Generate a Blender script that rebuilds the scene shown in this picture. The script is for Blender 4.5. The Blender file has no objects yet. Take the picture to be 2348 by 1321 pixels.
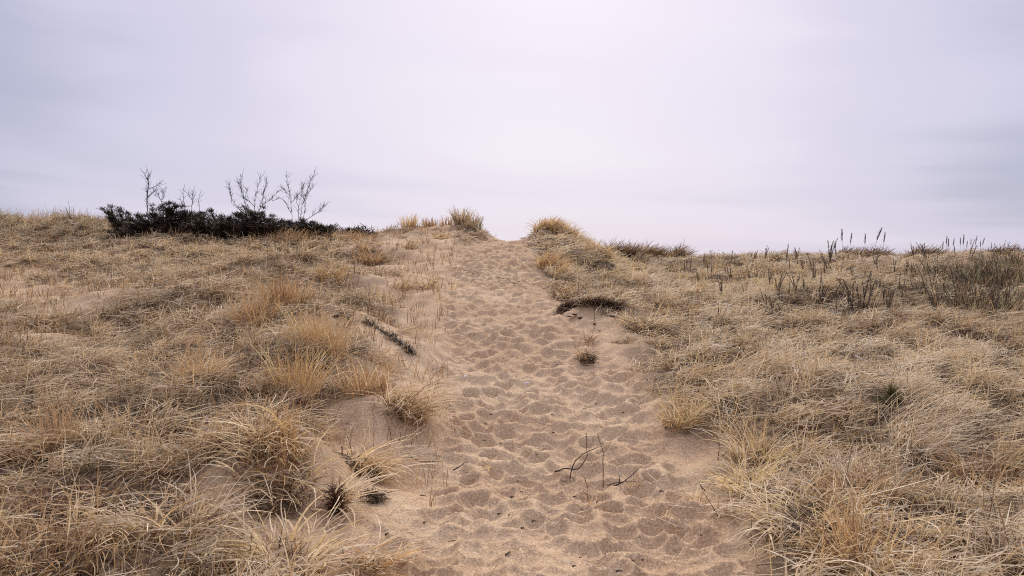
import bpy, math, random
import numpy as np
from mathutils import Vector

rng = np.random.default_rng(7)
random.seed(7)
SC = bpy.context.scene
COL = SC.collection
R = math.radians

# ---------------------------------------------------------------- camera, world, sun, exposure
F = 1843.0            # focal length in photo pixels (photo 2348 wide)
CX, HY = 1174.0, 650.0
EYE = 1.6
cam_data = bpy.data.cameras.new("camera")
cam_data.sensor_width = 36.0
cam_data.lens = 36.0 * F / 2348.0
cam_data.shift_y = -(660.5 - HY) / 2348.0
cam_data.clip_start = 0.05
cam_data.clip_end = 5000
cam = bpy.data.objects.new("camera", cam_data)
cam.location = (0, 0, EYE)
cam.rotation_euler = (R(90), 0, 0)
COL.objects.link(cam)
SC.camera = cam

SUN_EL, SUN_AZ = R(38), R(4)          # hidden behind the overcast, ahead of the camera
world = bpy.data.worlds.new("World")
SC.world = world
world.use_nodes = True
wn, wl = world.node_tree.nodes, world.node_tree.links
wn.clear()


def N(nodes, typ, **kw):
    n = nodes.new(typ)
    for k, v in kw.items():
        setattr(n, k, v)
    return n


def math_node(nodes, links, op, a, b=None, c=None, clamp=False):
    n = nodes.new('ShaderNodeMath')
    n.operation = op
    n.use_clamp = clamp
    for i, v in enumerate((a, b, c)):
        if v is None:
            continue
        if isinstance(v, (int, float)):
            n.inputs[i].default_value = v
        else:
            links.new(v, n.inputs[i])
    return n.outputs[0]


def maprange(nodes, links, v, a, b, c=0.0, d=1.0, smooth=True):
    n = nodes.new('ShaderNodeMapRange')
    n.interpolation_type = 'SMOOTHSTEP' if smooth else 'LINEAR'
    links.new(v, n.inputs[0])
    for i, x in enumerate((a, b, c, d)):
        n.inputs[i + 1].default_value = x
    return n.outputs[0]


def mixcol(nodes, links, f, a, b, blend='MIX'):
    n = nodes.new('ShaderNodeMix')
    n.data_type = 'RGBA'
    n.blend_type = blend
    if isinstance(f, (int, float)):
        n.inputs[0].default_value = f
    else:
        links.new(f, n.inputs[0])
    for i, v in ((6, a), (7, b)):
        if isinstance(v, tuple):
            n.inputs[i].default_value = (v[0], v[1], v[2], 1)
        else:
            links.new(v, n.inputs[i])
    return n.outputs[2]


def build_sky():
    tc = N(wn, 'ShaderNodeTexCoord')
    sep = N(wn, 'ShaderNodeSeparateXYZ')
    wl.new(tc.outputs['Generated'], sep.inputs[0])
    m = lambda *a, **k: math_node(wn, wl, *a, **k)
    x, y, z = sep.outputs
    az = m('ARCTAN2', x, y)
    # brightness round the veiled sun
    dot = N(wn, 'ShaderNodeVectorMath', operation='DOT_PRODUCT')
    wl.new(tc.outputs['Generated'], dot.inputs[0])
    ge = R(9)
    ga = R(2)
    dot.inputs[1].default_value = (math.sin(ga) * math.cos(ge), math.cos(ga) * math.cos(ge), math.sin(ge))
    ang = m('ARCCOSINE', m('MINIMUM', dot.outputs['Value'], 0.99999))
    glow = maprange(wn, wl, ang, R(0), R(45), 0.84, 0.03)
    # soft cloud sheets, stretched along the horizon
    comb = N(wn, 'ShaderNodeCombineXYZ')
    wl.new(m('MULTIPLY', az, 1.5), comb.inputs[0])
    wl.new(m('ADD', m('MULTIPLY', z, 7.0), m('MULTIPLY', az, 0.55)), comb.inputs[1])
    n1 = N(wn, 'ShaderNodeTexNoise')
    n1.inputs['Scale'].default_value = 1.25
    n1.inputs['Detail'].default_value = 5
    n1.inputs['Roughness'].default_value = 0.45
    n1.inputs['Distortion'].default_value = 0.5
    wl.new(comb.outputs[0], n1.inputs['Vector'])
    comb2 = N(wn, 'ShaderNodeCombineXYZ')
    wl.new(m('MULTIPLY', az, 1.1), comb2.inputs[0])
    wl.new(m('ADD', m('MULTIPLY', z, 19.0), m('MULTIPLY', az, 1.1)), comb2.inputs[1])
    comb2.inputs[2].default_value = 3.7
    n2 = N(wn, 'ShaderNodeTexNoise')
    n2.inputs['Scale'].default_value = 1.0
    n2.inputs['Detail'].default_value = 4
    n2.inputs['Roughness'].default_value = 0.5
    wl.new(comb2.outputs[0], n2.inputs['Vector'])
    low = maprange(wn, wl, z, 0.05, 0.20, 1.0, 0.0)             # banding belongs to the low sky
    c1 = m('MULTIPLY', m('SUBTRACT', n1.outputs['Fac'], 0.5), 0.7)
    c2 = m('MULTIPLY', m('MULTIPLY', m('SUBTRACT', n2.outputs['Fac'], 0.5), 1.4), low)
    # a grey-blue bank lying low over the horizon
    bank = m('MULTIPLY', maprange(wn, wl, z, 0.035, 0.085, 0.0, 1.0), maprange(wn, wl, z, 0.085, 0.15, 1.0, 0.0))
    bank = m('MULTIPLY', bank, maprange(wn, wl, az, R(-20), R(6), 0.10, 0.12))
    f = m('SUBTRACT', m('ADD', m('ADD', glow, c1), c2), bank)
    ramp = N(wn, 'ShaderNodeValToRGB')
    cr = ramp.color_ramp
    cr.interpolation = 'EASE'
    cr.elements[0].position = 0.0
    cr.elements[0].color = (0.42, 0.435, 0.58, 1)
    cr.elements[1].position = 1.0
    cr.elements[1].color = (0.76, 0.735, 0.82, 1)
    e = cr.elements.new(0.35)
    e.color = (0.60, 0.58, 0.735, 1)
    e = cr.elements.new(0.65)
    e.color = (0.70, 0.655, 0.79, 1)
    wl.new(f, ramp.inputs[0])
    # overcast sky: the zenith is brighter than the rim
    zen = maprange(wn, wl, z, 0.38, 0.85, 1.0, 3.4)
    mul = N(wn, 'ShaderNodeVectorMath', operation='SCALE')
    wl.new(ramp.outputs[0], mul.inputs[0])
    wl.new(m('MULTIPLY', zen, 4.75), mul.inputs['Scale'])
    sky = N(wn, 'ShaderNodeTexSky')
    sky.sky_type = 'NISHITA'
    sky.sun_disc = False
    sky.sun_elevation = SUN_EL
    sky.sun_rotation = SUN_AZ
    sky.air_density = 1.0
    sky.dust_density = 3.0
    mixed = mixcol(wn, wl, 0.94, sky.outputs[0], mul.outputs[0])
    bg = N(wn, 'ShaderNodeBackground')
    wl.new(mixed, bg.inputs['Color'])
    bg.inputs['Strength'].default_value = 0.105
    out = N(wn, 'ShaderNodeOutputWorld')
    wl.new(bg.outputs[0], out.inputs[0])


build_sky()
sun_d = bpy.data.lights.new("sun", 'SUN')
sun_d.energy = 1.5
sun_d.angle = R(11)
sun_d.color = (1.0, 0.92, 0.78)
sun = bpy.data.objects.new("sun", sun_d)
sdir = Vector((math.sin(SUN_AZ) * math.cos(SUN_EL), math.cos(SUN_AZ) * math.cos(SUN_EL), math.sin(SUN_EL)))
sun.rotation_euler = sdir.to_track_quat('Z', 'Y').to_euler()
sun.location = (0, 30, 30)
COL.objects.link(sun)
vs = SC.view_settings
vs.view_transform = 'Standard'
vs.look = 'None'
vs.exposure = 1.0
vs.gamma = 1.0
SC.cycles.use_denoising = False
SC.cycles.filter_width = 1.05
SC.cycles.max_bounces = 5
SC.cycles.diffuse_bounces = 3
SC.cycles.transmission_bounces = 2


# ---------------------------------------------------------------- numpy noise
def hash2(ix, iy, seed=0):
    h = (ix.astype(np.int64) * 374761393 + iy.astype(np.int64) * 668265263 + seed * 974634533) & 0xFFFFFFFF
    h = ((h ^ (h >> 13)) * 1274126177) & 0xFFFFFFFF
    h = ((h ^ (h >> 16)) * 2246822519) & 0xFFFFFFFF
    h = h ^ (h >> 15)
    return (h & 0xFFFFFF) / float(0x1000000)


def vnoise(x, y, seed=0):
    ix, iy = np.floor(x), np.floor(y)
    fx, fy = x - ix, y - iy
    fx = fx * fx * fx * (fx * (fx * 6 - 15) + 10)
    fy = fy * fy * fy * (fy * (fy * 6 - 15) + 10)
    a, b = hash2(ix, iy, seed), hash2(ix + 1, iy, seed)
    c, d = hash2(ix, iy + 1, seed), hash2(ix + 1, iy + 1, seed)
    return (a + (b - a) * fx) * (1 - fy) + (c + (d - c) * fx) * fy - 0.5


def fbm(x, y, seed=0, octv=3):
    t, a = 0.0, 1.0
    for k in range(octv):
        t = t + a * vnoise(x * 2 ** k + 17.3 * k, y * 2 ** k - 9.1 * k, seed + k)
        a *= 0.5
    return t


def sstep(a, b, x):
    t = np.clip((x - a) / (b - a), 0, 1)
    return t * t * (3 - 2 * t)


# ---------------------------------------------------------------- terrain shape
CTRL = {
    -500: [(1321, 4.0), (1000, 6.0), (800, 9.5), (700, 13), (600, 19), (508, 28), (535, 34)],
    0: [(1321, 4.1), (1150, 5.0), (1000, 6.2), (850, 8.6), (760, 10.8), (700, 13), (640, 16.5), (590, 20.5), (543, 25), (505, 28.5), (530, 34)],
    250: [(1321, 4.1), (1150, 5), (1000, 6.2), (850, 8.6), (760, 10.8), (700, 13), (640, 16.5), (590, 20.5), (553, 24), (520, 27.5), (545, 33)],
    500: [(1321, 4.2), (1150, 5.1), (1000, 6.2), (850, 8.4), (740, 11), (660, 14.5), (600, 19), (553, 23.5), (560, 28)],
    640: [(1321, 4.35), (1210, 4.95), (1135, 5.35), (1050, 5.6), (985, 6.1), (900, 7.3), (800, 9.2), (700, 12), (622, 16), (580, 20.5), (550, 24), (565, 28)],
    780: [(1321, 4.4), (1150, 5.5), (1080, 6.0), (960, 7.2), (900, 7.8), (800, 9.4), (735, 11), (650, 15), (590, 20), (547, 24), (565, 29)],
    880: [(1190, 5.3), (940, 7.4), (800, 9.9), (745, 11.5), (640, 16), (575, 21), (538, 24.5), (560, 30)],
    1000: [(1321, 4.4), (1126, 6.0), (1000, 7.3), (940, 8.0), (830, 9.9), (700, 13), (600, 18.5), (520, 24.5), (560, 29)],
    1075: [(517, 25), (545, 28)],
    1150: [(1321, 4.42), (1240, 5), (1126, 6), (949, 8.05), (825, 10), (707, 13), (612, 17), (565, 21), (559, 23), (553, 25), (585, 29)],
    1190: [(559, 23), (553, 25), (585, 29)],
    1112: [(540, 24.6), (560, 22)],
    1228: [(541, 24.2), (560, 22), (580, 29)],
    1258: [(529, 23.6), (575, 27), (598, 18), (700, 13)],
    1300: [(556, 23), (590, 26), (620, 17.5), (690, 13.2), (740, 11.6)],
    1350: [(577, 22.5), (603, 26), (640, 17), (693, 13.0), (748, 11.4), (850, 9.4)],
    1420: [(592, 24), (640, 18), (690, 13.3), (722, 12), (800, 10.2), (950, 7.9), (1126, 6), (1321, 4.4)],
    1600: [(605, 26), (591, 31), (625, 23), (660, 17.5), (720, 13), (800, 10.3), (900, 8.2), (1000, 6.9), (1126, 5.8), (1321, 4.35), (612, 38)],
    1900: [(590, 31), (620, 22), (660, 17), (720, 13), (800, 10.2), (900, 8), (1000, 6.6), (1126, 5.5), (1321, 4.2), (612, 38)],
    2300: [(590, 31), (620, 22), (660, 17), (720, 13), (800, 10.2), (900, 8), (1000, 6.6), (1126, 5.5), (1321, 4.2), (612, 38)],
    2850: [(590, 31), (620, 22), (660, 17), (720, 13), (800, 10.2), (900, 8), (1000, 6.6), (1321, 4.2), (612, 38)],
}
pts = []
for px_, lst in CTRL.items():
    for py_, Y_ in lst:
        pts.append(((px_ - CX) / F * Y_, Y_, EYE + (HY - py_) / F * Y_))
pts += [(0, 0, 0), (-3, 0, .05), (3, 0, .05), (0, 2.5, 0), (-3, 2.5, .05), (3, 2.5, .05), (0, -6, -.3), (-8, -6, 0), (8, -6, 0),
        (-12, 3, .4), (12, 3, .4), (-26, 12, 1.8), (26, 12, 1.6), (-12, -12, -.2), (12, -12, -.2)]
P = np.array(pts)
SCL = 10.0


def _tps_kernel(d2):
    return 0.5 * d2 * np.log(d2 + 1e-9)


def _fit():
    n = len(P)
    xy = P[:, :2] / SCL
    d2 = ((xy[:, None] - xy[None]) ** 2).sum(-1)
    K = _tps_kernel(d2) + np.eye(n) * 1e-5
    A = np.zeros((n + 3, n + 3))
    A[:n, :n] = K
    A[:n, n] = 1
    A[:n, n + 1:] = xy
    A[n:, :n] = A[:n, n:].T
    b = np.zeros(n + 3)
    b[:n] = P[:, 2]
    return np.linalg.solve(A, b)


W_TPS = _fit()


def tps(x, y):
    out = np.empty(len(x))
    xy = P[:, :2] / SCL
    n = len(P)
    for s in range(0, len(x), 40000):
        q = np.stack([x[s:s + 40000], y[s:s + 40000]], -1) / SCL
        d2 = (q[:, None, 0] - xy[None, :, 0]) ** 2 + (q[:, None, 1] - xy[None, :, 1]) ** 2
        out[s:s + 40000] = _tps_kernel(d2) @ W_TPS[:n] + W_TPS[n] + q @ W_TPS[n + 1:]
    return out


PY_ = np.array([-5, 4.4, 5, 6, 7.1, 8, 10, 12, 13, 17, 21, 25, 40])
PL_ = np.array([-.75, -.75, -.85, -.72, -.68, -.68, -.95, -1.12, -1.1, -1.35, -1.45, -.85, -.85])
PR_ = np.array([1.5, 1.5, 1.45, 1.40, 1.47, 1.45, 1.38, 1.1, .82, .72, .62, .62, .62])


def path_mask(x, y):
    l, r = np.interp(y, PY_, PL_), np.interp(y, PY_, PR_)
    w = 0.16 * vnoise(x * 2.1, y * 2.1, 91)
    return sstep(-.12, .28, x - l + w) * sstep(-.12, .28, r - x + w)


# grass cover: rows are heights in the view from the path's foot, columns run from the western slope to the eastern one
DC = np.array([-600, 0, 200, 400, 600, 800, 1000, 1200, 1400, 1600, 1800, 2000, 2900])
DR = np.array([480, 550, 600, 650, 700, 760, 850, 930, 1000, 1080, 1180, 1321, 1500])
DT = np.array([
    [.8, .8, .8, .8, .8, .6, .5, .75, .9, .8, .75, .75, .8],
    [.9, .9, .9, .9, .8, .5, .15, .8, .95, .85, .8, .8, .9],
    [.8, .75, .75, .85, .65, .52, .22, .8, .95, .95, .8, .8, .85],
    [.5, .42, .46, .7, .72, .55, .30, .55, .95, 1, .85, .85, .9],
    [.5, .40, .44, .62, .8, .52, .28, .05, .8, 1, 1, .9, .9],
    [.6, .52, .62, .8, .85, .48, .18, 0, .42, .9, 1, 1, 1],
    [.9, .85, .9, .95, .95, .66, .14, 0, .28, .9, 1, 1, 1],
    [1, 1, 1, 1, .95, .40, .14, 0, .02, .8, 1, 1, 1],
    [1, 1, 1, 1, .9, .15, .10, 0, 0, .55, 1, 1, 1],
    [1, 1, 1, 1, .6, .22, .03, 0, 0, .28, .95, 1, 1],
    [1, 1, 1, .9, .30, .14, 0, 0, 0, .12, .8, 1, 1],
    [1, 1, .95, .75, .55, .25, 0, 0, 0, .03, .5, .95, 1],
    [1, 1, .95, .75, .55, .25, 0, 0, 0, .03, .5, .95, 1]], float)


def grass_cover(x, y, z):
    yy = np.maximum(y, 1.5)
    u = CX + x / yy * F
    v = HY + (EYE - z) / yy * F
    u = np.clip(u, -599, 2899)
    v = np.clip(v, 481, 1499)
    ci = np.clip(np.searchsorted(DC, u, side='right') - 1, 0, len(DC) - 2)
    ri = np.clip(np.searchsorted(DR, v, side='right') - 1, 0, len(DR) - 2)
    fx = (u - DC[ci]) / (DC[ci + 1] - DC[ci])
    fy = (v - DR[ri]) / (DR[ri + 1] - DR[ri])
    d = (DT[ri, ci] * (1 - fx) + DT[ri, ci + 1] * fx) * (1 - fy) + (DT[ri + 1, ci] * (1 - fx) + DT[ri + 1, ci + 1] * fx) * fy
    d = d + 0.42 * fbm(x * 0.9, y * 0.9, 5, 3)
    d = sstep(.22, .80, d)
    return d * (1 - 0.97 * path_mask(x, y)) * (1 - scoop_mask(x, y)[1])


# (x, y, rx, ry, depth, how bare): hollows worn or blown out under the grass edge
SCOOPS = [(1.45, 21.8, .8, 1.6, -.20, 0), (1.9, 19.3, .8, 1.6, -.24, 0), (2.35, 17.0, .8, 1.5, -.18, 0), (3.9, 24.0, 2.0, 3.4, .34, 0), (3.9, 19.0, 1.3, 2.0, .16, 0),
          (-3.9, 15.2, 1.9, 1.3, -.34, 0), (-3.3, 20.0, 1.9, 1.2, -.22, 0), (-2.3, 10.6, 1.1, .9, -.16, 0), (1.75, 11.9, .95, .9, -.14, 0), (2.6, 9.7, 1.1, .8, -.14, 0), (-5.5, 12.5, 1.8, 1.0, -.22, 0), (6.0, 14.5, 2.2, 1.2, -.25, 0), (3.6, 7.2, .9, .6, -.12, 0),
          (-1.57, 5.16, .50, .34, .06, 1.0), (-1.66, 5.92, .55, .36, -.15, 0), (-1.43, 7.10, .26, .46, .05, 1.0), (-1.12, 5.02, .30, .24, .04, 1.0), (-1.52, 4.72, .34, .10, .03, .9),
          (1.70, 4.55, .26, .14, .10, .9), (2.06, 8.9, .28, .24, .14, .95), (4.36, 9.7, .55, .28, .14, .95), (3.51, 5.8, .24, .18, .10, .95), (-2.35, 4.85, .25, .15, .08, .95), (-2.80, 5.12, .34, .2, .10, .97),
          (1.98, 10.9, .35, .22, .12, .8), (2.6, 12.0, .4, .25, .1, .7), (-3.9, 7.6, .4, .25, .08, .6)]


def scoop_mask(x, y):
    dep, bare = np.zeros(np.shape(x)), np.zeros(np.shape(x))
    w = .12 * vnoise(x * 6, y * 6, 97)
    for sx, sy, rx, ry, d, b in SCOOPS:
        q = np.hypot((x - sx) / rx, (y - sy) / ry) + w
        t = 1 - (sstep(.70, 1.04, q) if b > 0 else sstep(.15, 1.3, q))
        dep = dep + d * t
        bare = np.maximum(bare, b * t)
    return dep, bare


def base_height(x, y):
    far = np.hypot(x, y - 10)
    h = tps(x, y)
    pm = path_mask(x, y)
    q = 1 - pm
    h = h + q * (0.16 * fbm(x * 0.33, y * 0.33, 31, 2) + 0.19 * fbm(x * 0.95, y * 0.95, 37, 3) + 0.10 * fbm(x * 1.9, y * 1.9, 39, 2)) * sstep(2.0, 5.0, np.hypot(x, y))
    h = h - 0.05 * pm * sstep(21, 23, y)
    h = h + 0.03 * fbm(x * 0.8, y * 0.8, 41, 2) * pm
    h = h - scoop_mask(x, y)[0]
    t = sstep(32, 60, far)
    return h * (1 - t) + (-1.0 + 0.5 * fbm(x * 0.03, y * 0.03, 61, 3)) * t


def footprints(x, y):
    wx = x + 0.07 * fbm(x * 3.1, y * 3.1, 71, 2)
    wy = y + 0.07 * fbm(x * 3.1 + 40, y * 3.1, 73, 2)
    best = np.full(len(x), 9.0)
    c = 0.195
    gx, gy = np.floor(wx / c), np.floor(wy / (c * .85))
    for dx in (-1, 0, 1):
        for dy in (-1, 0, 1):
            ix, iy = gx + dx, gy + dy
            cx = (ix + 0.5 + 0.9 * (hash2(ix, iy, 1) - .5)) * c
            cy = (iy + 0.5 + 0.9 * (hash2(ix, iy, 2) - .5)) * c * .85
            r = 0.078 + 0.088 * hash2(ix, iy, 3)
            dep = (0.038 + 0.066 * hash2(ix, iy, 4)) * (1 + .35 * sstep(10, 20, y))
            a = (hash2(ix, iy, 5) - .5) * 1.8
            ca, sa = np.cos(a), np.sin(a)
            ddx, ddy = wx - cx, wy - cy
            e1, e2 = ddx * ca + ddy * sa, -ddx * sa + ddy * ca
            q = (e1 / r) ** 2 + (e2 / (r * .82)) ** 2
            best = np.minimum(best, dep * (q - 1))
    h = np.minimum(best, 0.026) * np.clip(1.0 + .5 * fbm(x * .8, y * .8, 77, 2), .75, 1.25)
    h = h + 0.020 * fbm(x * 5.5, y * 5.5, 81, 3) + 0.013 * fbm(x * 15, y * 15, 85, 2)
    return h


# lookup grid for placing things
GX0, GX1, GY0, GY1, GS = -36.0, 36.0, -3.0, 47.0, 0.08
_gx = np.arange(GX0, GX1 + GS / 2, GS)
_gy = np.arange(GY0, GY1 + GS / 2, GS)
_mx, _my = np.meshgrid(_gx, _gy)
HG = base_height(_mx.ravel(), _my.ravel()).reshape(_mx.shape)


def H(x, y):
    x = np.asarray(x, float)
    y = np.asarray(y, float)
    fx = np.clip((x - GX0) / GS, 0, len(_gx) - 1.001)
    fy = np.clip((y - GY0) / GS, 0, len(_gy) - 1.001)
    ix, iy = fx.astype(int), fy.astype(int)
    fx, fy = fx - ix, fy - iy
    return (HG[iy, ix] * (1 - fx) + HG[iy, ix + 1] * fx) * (1 - fy) + (HG[iy + 1, ix] * (1 - fx) + HG[iy + 1, ix + 1] * fx) * fy


def ground_at(px, py, y0=3.0, y1=44.0):
    """The point of the ground seen at a photo pixel."""
    ys = np.arange(y0, y1, 0.02)
    xs = (px - CX) / F * ys
    zs = EYE + (HY - py) / F * ys
    below = np.nonzero(zs <= H(xs, ys))[0]
    k = below[0] if len(below) else int(np.argmin(zs - H(xs, ys)))
    return Vector((xs[k], ys[k], float(H(xs[k], ys[k]))))


# ---------------------------------------------------------------- materials
def mat_new(name):
    m = bpy.data.materials.new(name)
    m.use_nodes = True
    m.node_tree.nodes.clear()
    return m, m.node_tree.nodes, m.node_tree.links


def make_ground_mat():
    m, n, l = mat_new("sand_ground")
    geo = N(n, 'ShaderNodeNewGeometry')
    pos = geo.outputs['Position']

    def noise(scale, det, rough=.5):
        t = N(n, 'ShaderNodeTexNoise')
        t.inputs['Scale'].default_value = scale
        t.inputs['Detail'].default_value = det
        t.inputs['Roughness'].default_value = rough
        l.new(pos, t.inputs['Vector'])
        return t.outputs['Fac']
    big, mid, grain, grain2 = noise(.7, 3), noise(7, 4, .6), noise(62, 4, .85), noise(260, 2, .7)
    c = mixcol(n, l, maprange(n, l, big, .40, .60), (0.415, 0.268, 0.148), (0.505, 0.352, 0.205))
    c = mixcol(n, l, maprange(n, l, mid, .35, .7, 0, .5), c, (0.37, 0.236, 0.132))
    c = mixcol(n, l, maprange(n, l, grain, .48, .68, 0, .8), c, (0.19, 0.12, 0.068))
    c = mixcol(n, l, maprange(n, l, grain, .32, .50, .7, 0), c, (0.74, 0.57, 0.38))
    c = mixcol(n, l, maprange(n, l, grain2, .58, .68, 0, .45), c, (0.16, 0.11, 0.075))
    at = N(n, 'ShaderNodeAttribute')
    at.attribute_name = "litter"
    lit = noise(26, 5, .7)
    straw = mixcol(n, l, maprange(n, l, lit, .40, .62), (0.035, 0.022, 0.013), (0.17, 0.11, 0.06))  # dark litter colour, deepened to stand in for shade between blades
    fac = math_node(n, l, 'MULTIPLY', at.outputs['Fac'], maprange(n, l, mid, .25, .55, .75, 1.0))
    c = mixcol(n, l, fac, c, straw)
    b1 = N(n, 'ShaderNodeBump')
    b1.inputs['Strength'].default_value = 0.9
    b1.inputs['Distance'].default_value = 0.012
    hsum = math_node(n, l, 'ADD', math_node(n, l, 'MULTIPLY', grain, .55), math_node(n, l, 'MULTIPLY', mid, 1.3))
    l.new(hsum, b1.inputs['Height'])
    p = N(n, 'ShaderNodeBsdfPrincipled')
    p.inputs['Roughness'].default_value = 1.0
    p.inputs['Specular IOR Level'].default_value = 0.1
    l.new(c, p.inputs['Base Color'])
    l.new(b1.outputs[0], p.inputs['Normal'])
    o = N(n, 'ShaderNodeOutputMaterial')
    l.new(p.outputs[0], o.inputs[0])
    return m


def make_blade_mat(name, trans=0.28):
    m, n, l = mat_new(name)
    at = N(n, 'ShaderNodeAttribute')
    at.attribute_name = "tint"
    geo = N(n, 'ShaderNodeNewGeometry')
    tx = N(n, 'ShaderNodeTexNoise')
    tx.inputs['Scale'].default_value = 30
    l.new(geo.outputs['Position'], tx.inputs['Vector'])
    c = mixcol(n, l, maprange(n, l, tx.outputs['Fac'], .35, .65, 0, .35), at.outputs['Color'], (.5, .45, .38), 'MULTIPLY')
    p = N(n, 'ShaderNodeBsdfPrincipled')
    p.inputs['Roughness'].default_value = 0.65
    p.inputs['Specular IOR Level'].default_value = 0.25
    l.new(c, p.inputs['Base Color'])
    t = N(n, 'ShaderNodeBsdfTranslucent')
    l.new(c, t.inputs['Color'])
    mx = N(n, 'ShaderNodeMixShader')
    mx.inputs[0].default_value = trans
    l.new(p.outputs[0], mx.inputs[1])
    l.new(t.outputs[0], mx.inputs[2])
    o = N(n, 'ShaderNodeOutputMaterial')
    l.new(mx.outputs[0], o.inputs[0])
    return m


def make_rough_mat(name, a, b, scale=20, bump=.4, dist=.01):
    m, n, l = mat_new(name)
    tc = N(n, 'ShaderNodeTexCoord')
    t = N(n, 'ShaderNodeTexNoise')
    t.inputs['Scale'].default_value = scale
    t.inputs['Detail'].default_value = 5
    t.inputs['Roughness'].default_value = .65
    l.new(tc.outputs['Object'], t.inputs['Vector'])
    c = mixcol(n, l, maprange(n, l, t.outputs['Fac'], .35, .65), a, b)
    bm_ = N(n, 'ShaderNodeBump')
    bm_.inputs['Strength'].default_value = bump
    bm_.inputs['Distance'].default_value = dist
    l.new(t.outputs['Fac'], bm_.inputs['Height'])
    p = N(n, 'ShaderNodeBsdfPrincipled')
    p.inputs['Roughness'].default_value = .9
    p.inputs['Specular IOR Level'].default_value = .15
    l.new(c, p.inputs['Base Color'])
    l.new(bm_.outputs[0], p.inputs['Normal'])
    o = N(n, 'ShaderNodeOutputMaterial')
    l.new(p.outputs[0], o.inputs[0])
    return m


M_GROUND = make_ground_mat()
M_BLADE = make_blade_mat("dry_grass", .36)
M_NEEDLE = make_blade_mat("juniper_needles", .08)
M_TWIG = make_rough_mat("dark_twig_bark", (.035, .026, .022), (.075, .058, .05), 60)
M_GREYTWIG = make_rough_mat("bare_sapling_bark", (.07, .066, .07), (.14, .13, .132), 40)
M_TURF = make_rough_mat("dark_root_turf", (.035, .022, .015), (.12, .07, .043), 28, .9, .03)
M_WOOD = make_rough_mat("weathered_driftwood", (.026, .022, .018), (.17, .145, .12), 35, .8, .02)
M_PALE = make_rough_mat("pale_bleached_stick", (.42, .34, .26), (.58, .49, .39), 30)
M_SHELL = make_rough_mat("white_shell", (.62, .60, .57), (.78, .76, .74), 90, .2)
M_CHIP = make_rough_mat("dark_wood_chip", (.05, .035, .026), (.17, .12, .085), 70)


# ---------------------------------------------------------------- mesh helpers
def mesh_from(name, verts, loops, starts, mat, tint=None, smooth=False):
    me = bpy.data.meshes.new(name)
    me.vertices.add(len(verts))
    me.vertices.foreach_set("co", np.ascontiguousarray(verts, np.float32).ravel())
    me.loops.add(len(loops))
    me.loops.foreach_set("vertex_index", np.ascontiguousarray(loops, np.int32).ravel())
    me.polygons.add(len(starts))
    me.polygons.foreach_set("loop_start", np.ascontiguousarray(starts, np.int32))
    if tint is not None:
        a = me.attributes.new("tint", 'FLOAT_COLOR', 'POINT')
        rgba = np.ones((len(verts), 4), np.float32)
        rgba[:, :3] = tint
        a.data.foreach_set("color", rgba.ravel())
    me.update(calc_edges=True)
    if smooth:
        me.polygons.foreach_set("use_smooth", np.ones(len(starts), bool))
    me.materials.append(mat)
    return me


def link(name, me, parent=None, loc=None):
    o = bpy.data.objects.new(name, me)
    if loc is not None:
        o.location = loc
    COL.objects.link(o)
    o.parent = parent
    return o


def empty(name, loc):
    o = bpy.data.objects.new(name, None)
    o.empty_display_size = .1
    o.location = loc
    COL.objects.link(o)
    return o


def tag(o, label, cat, group=None, kind=None):
    o['label'] = label
    o['category'] = cat
    if group:
        o['group'] = group
    if kind:
        o['kind'] = kind
    return o


class Strands:
    """Collects curved tapering ribbons and links them as one mesh."""

    def __init__(self):
        self.v, self.t, self.q = [], [], []
        self.n = 0

    def add(self, base, az, L, th0, th1, w, col, seg=4, curl=None, tip=0.2, ground=True, twist=None, power=1.0):
        n = len(base)
        if n == 0:
            return
        curl = np.zeros(n) if curl is None else curl
        twist = rng.uniform(-1.0, 1.0, n) if twist is None else twist
        p = np.array(base, float).copy()
        rows = []
        for k in range(seg + 1):
            s = k / seg
            th = th0 + (th1 - th0) * s ** power
            a = az + curl * s
            d = np.stack([np.sin(a) * np.sin(th), np.cos(a) * np.sin(th), np.cos(th)], -1)
            if k:
                p = p + (d + dprev) * 0.5 * (L / seg)[:, None]
                if ground:
                    g = H(p[:, 0], p[:, 1]) + 0.012
                    p[:, 2] = np.maximum(p[:, 2], g)
            dprev = d
            side = np.stack([np.cos(a), -np.sin(a), np.zeros(n)], -1)
            nrm = np.cross(d, side)
            sv = side * np.cos(twist)[:, None] + nrm * np.sin(twist)[:, None]
            ww = (w * (1 - (1 - tip) * s ** 1.6) * 0.5)[:, None]
            rows.append(p - sv * ww)
            rows.append(p + sv * ww)
        V = np.stack(rows, 1)                          # n, 2(seg+1), 3
        m = V.shape[1]
        self.v.append(V.reshape(-1, 3))
        self.t.append(np.repeat(col, m, 0))
        k = np.arange(seg)
        q = np.stack([2 * k, 2 * k + 1, 2 * k + 3, 2 * k + 2], -1)
        Q = (np.arange(n) * m)[:, None, None] + q[None] + self.n
        self.q.append(Q.reshape(-1, 4))
        self.n += n * m

    def build(self, name, mat, parent=None, origin=None):
        v = np.concatenate(self.v)
        if origin is not None:
            v = v - np.array(origin)
        q = np.concatenate(self.q)
        me = mesh_from(name, v, q.ravel(), np.arange(0, len(q) * 4, 4), mat, np.concatenate(self.t))
        return link(name, me, parent, origin if parent is None else None)


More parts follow.
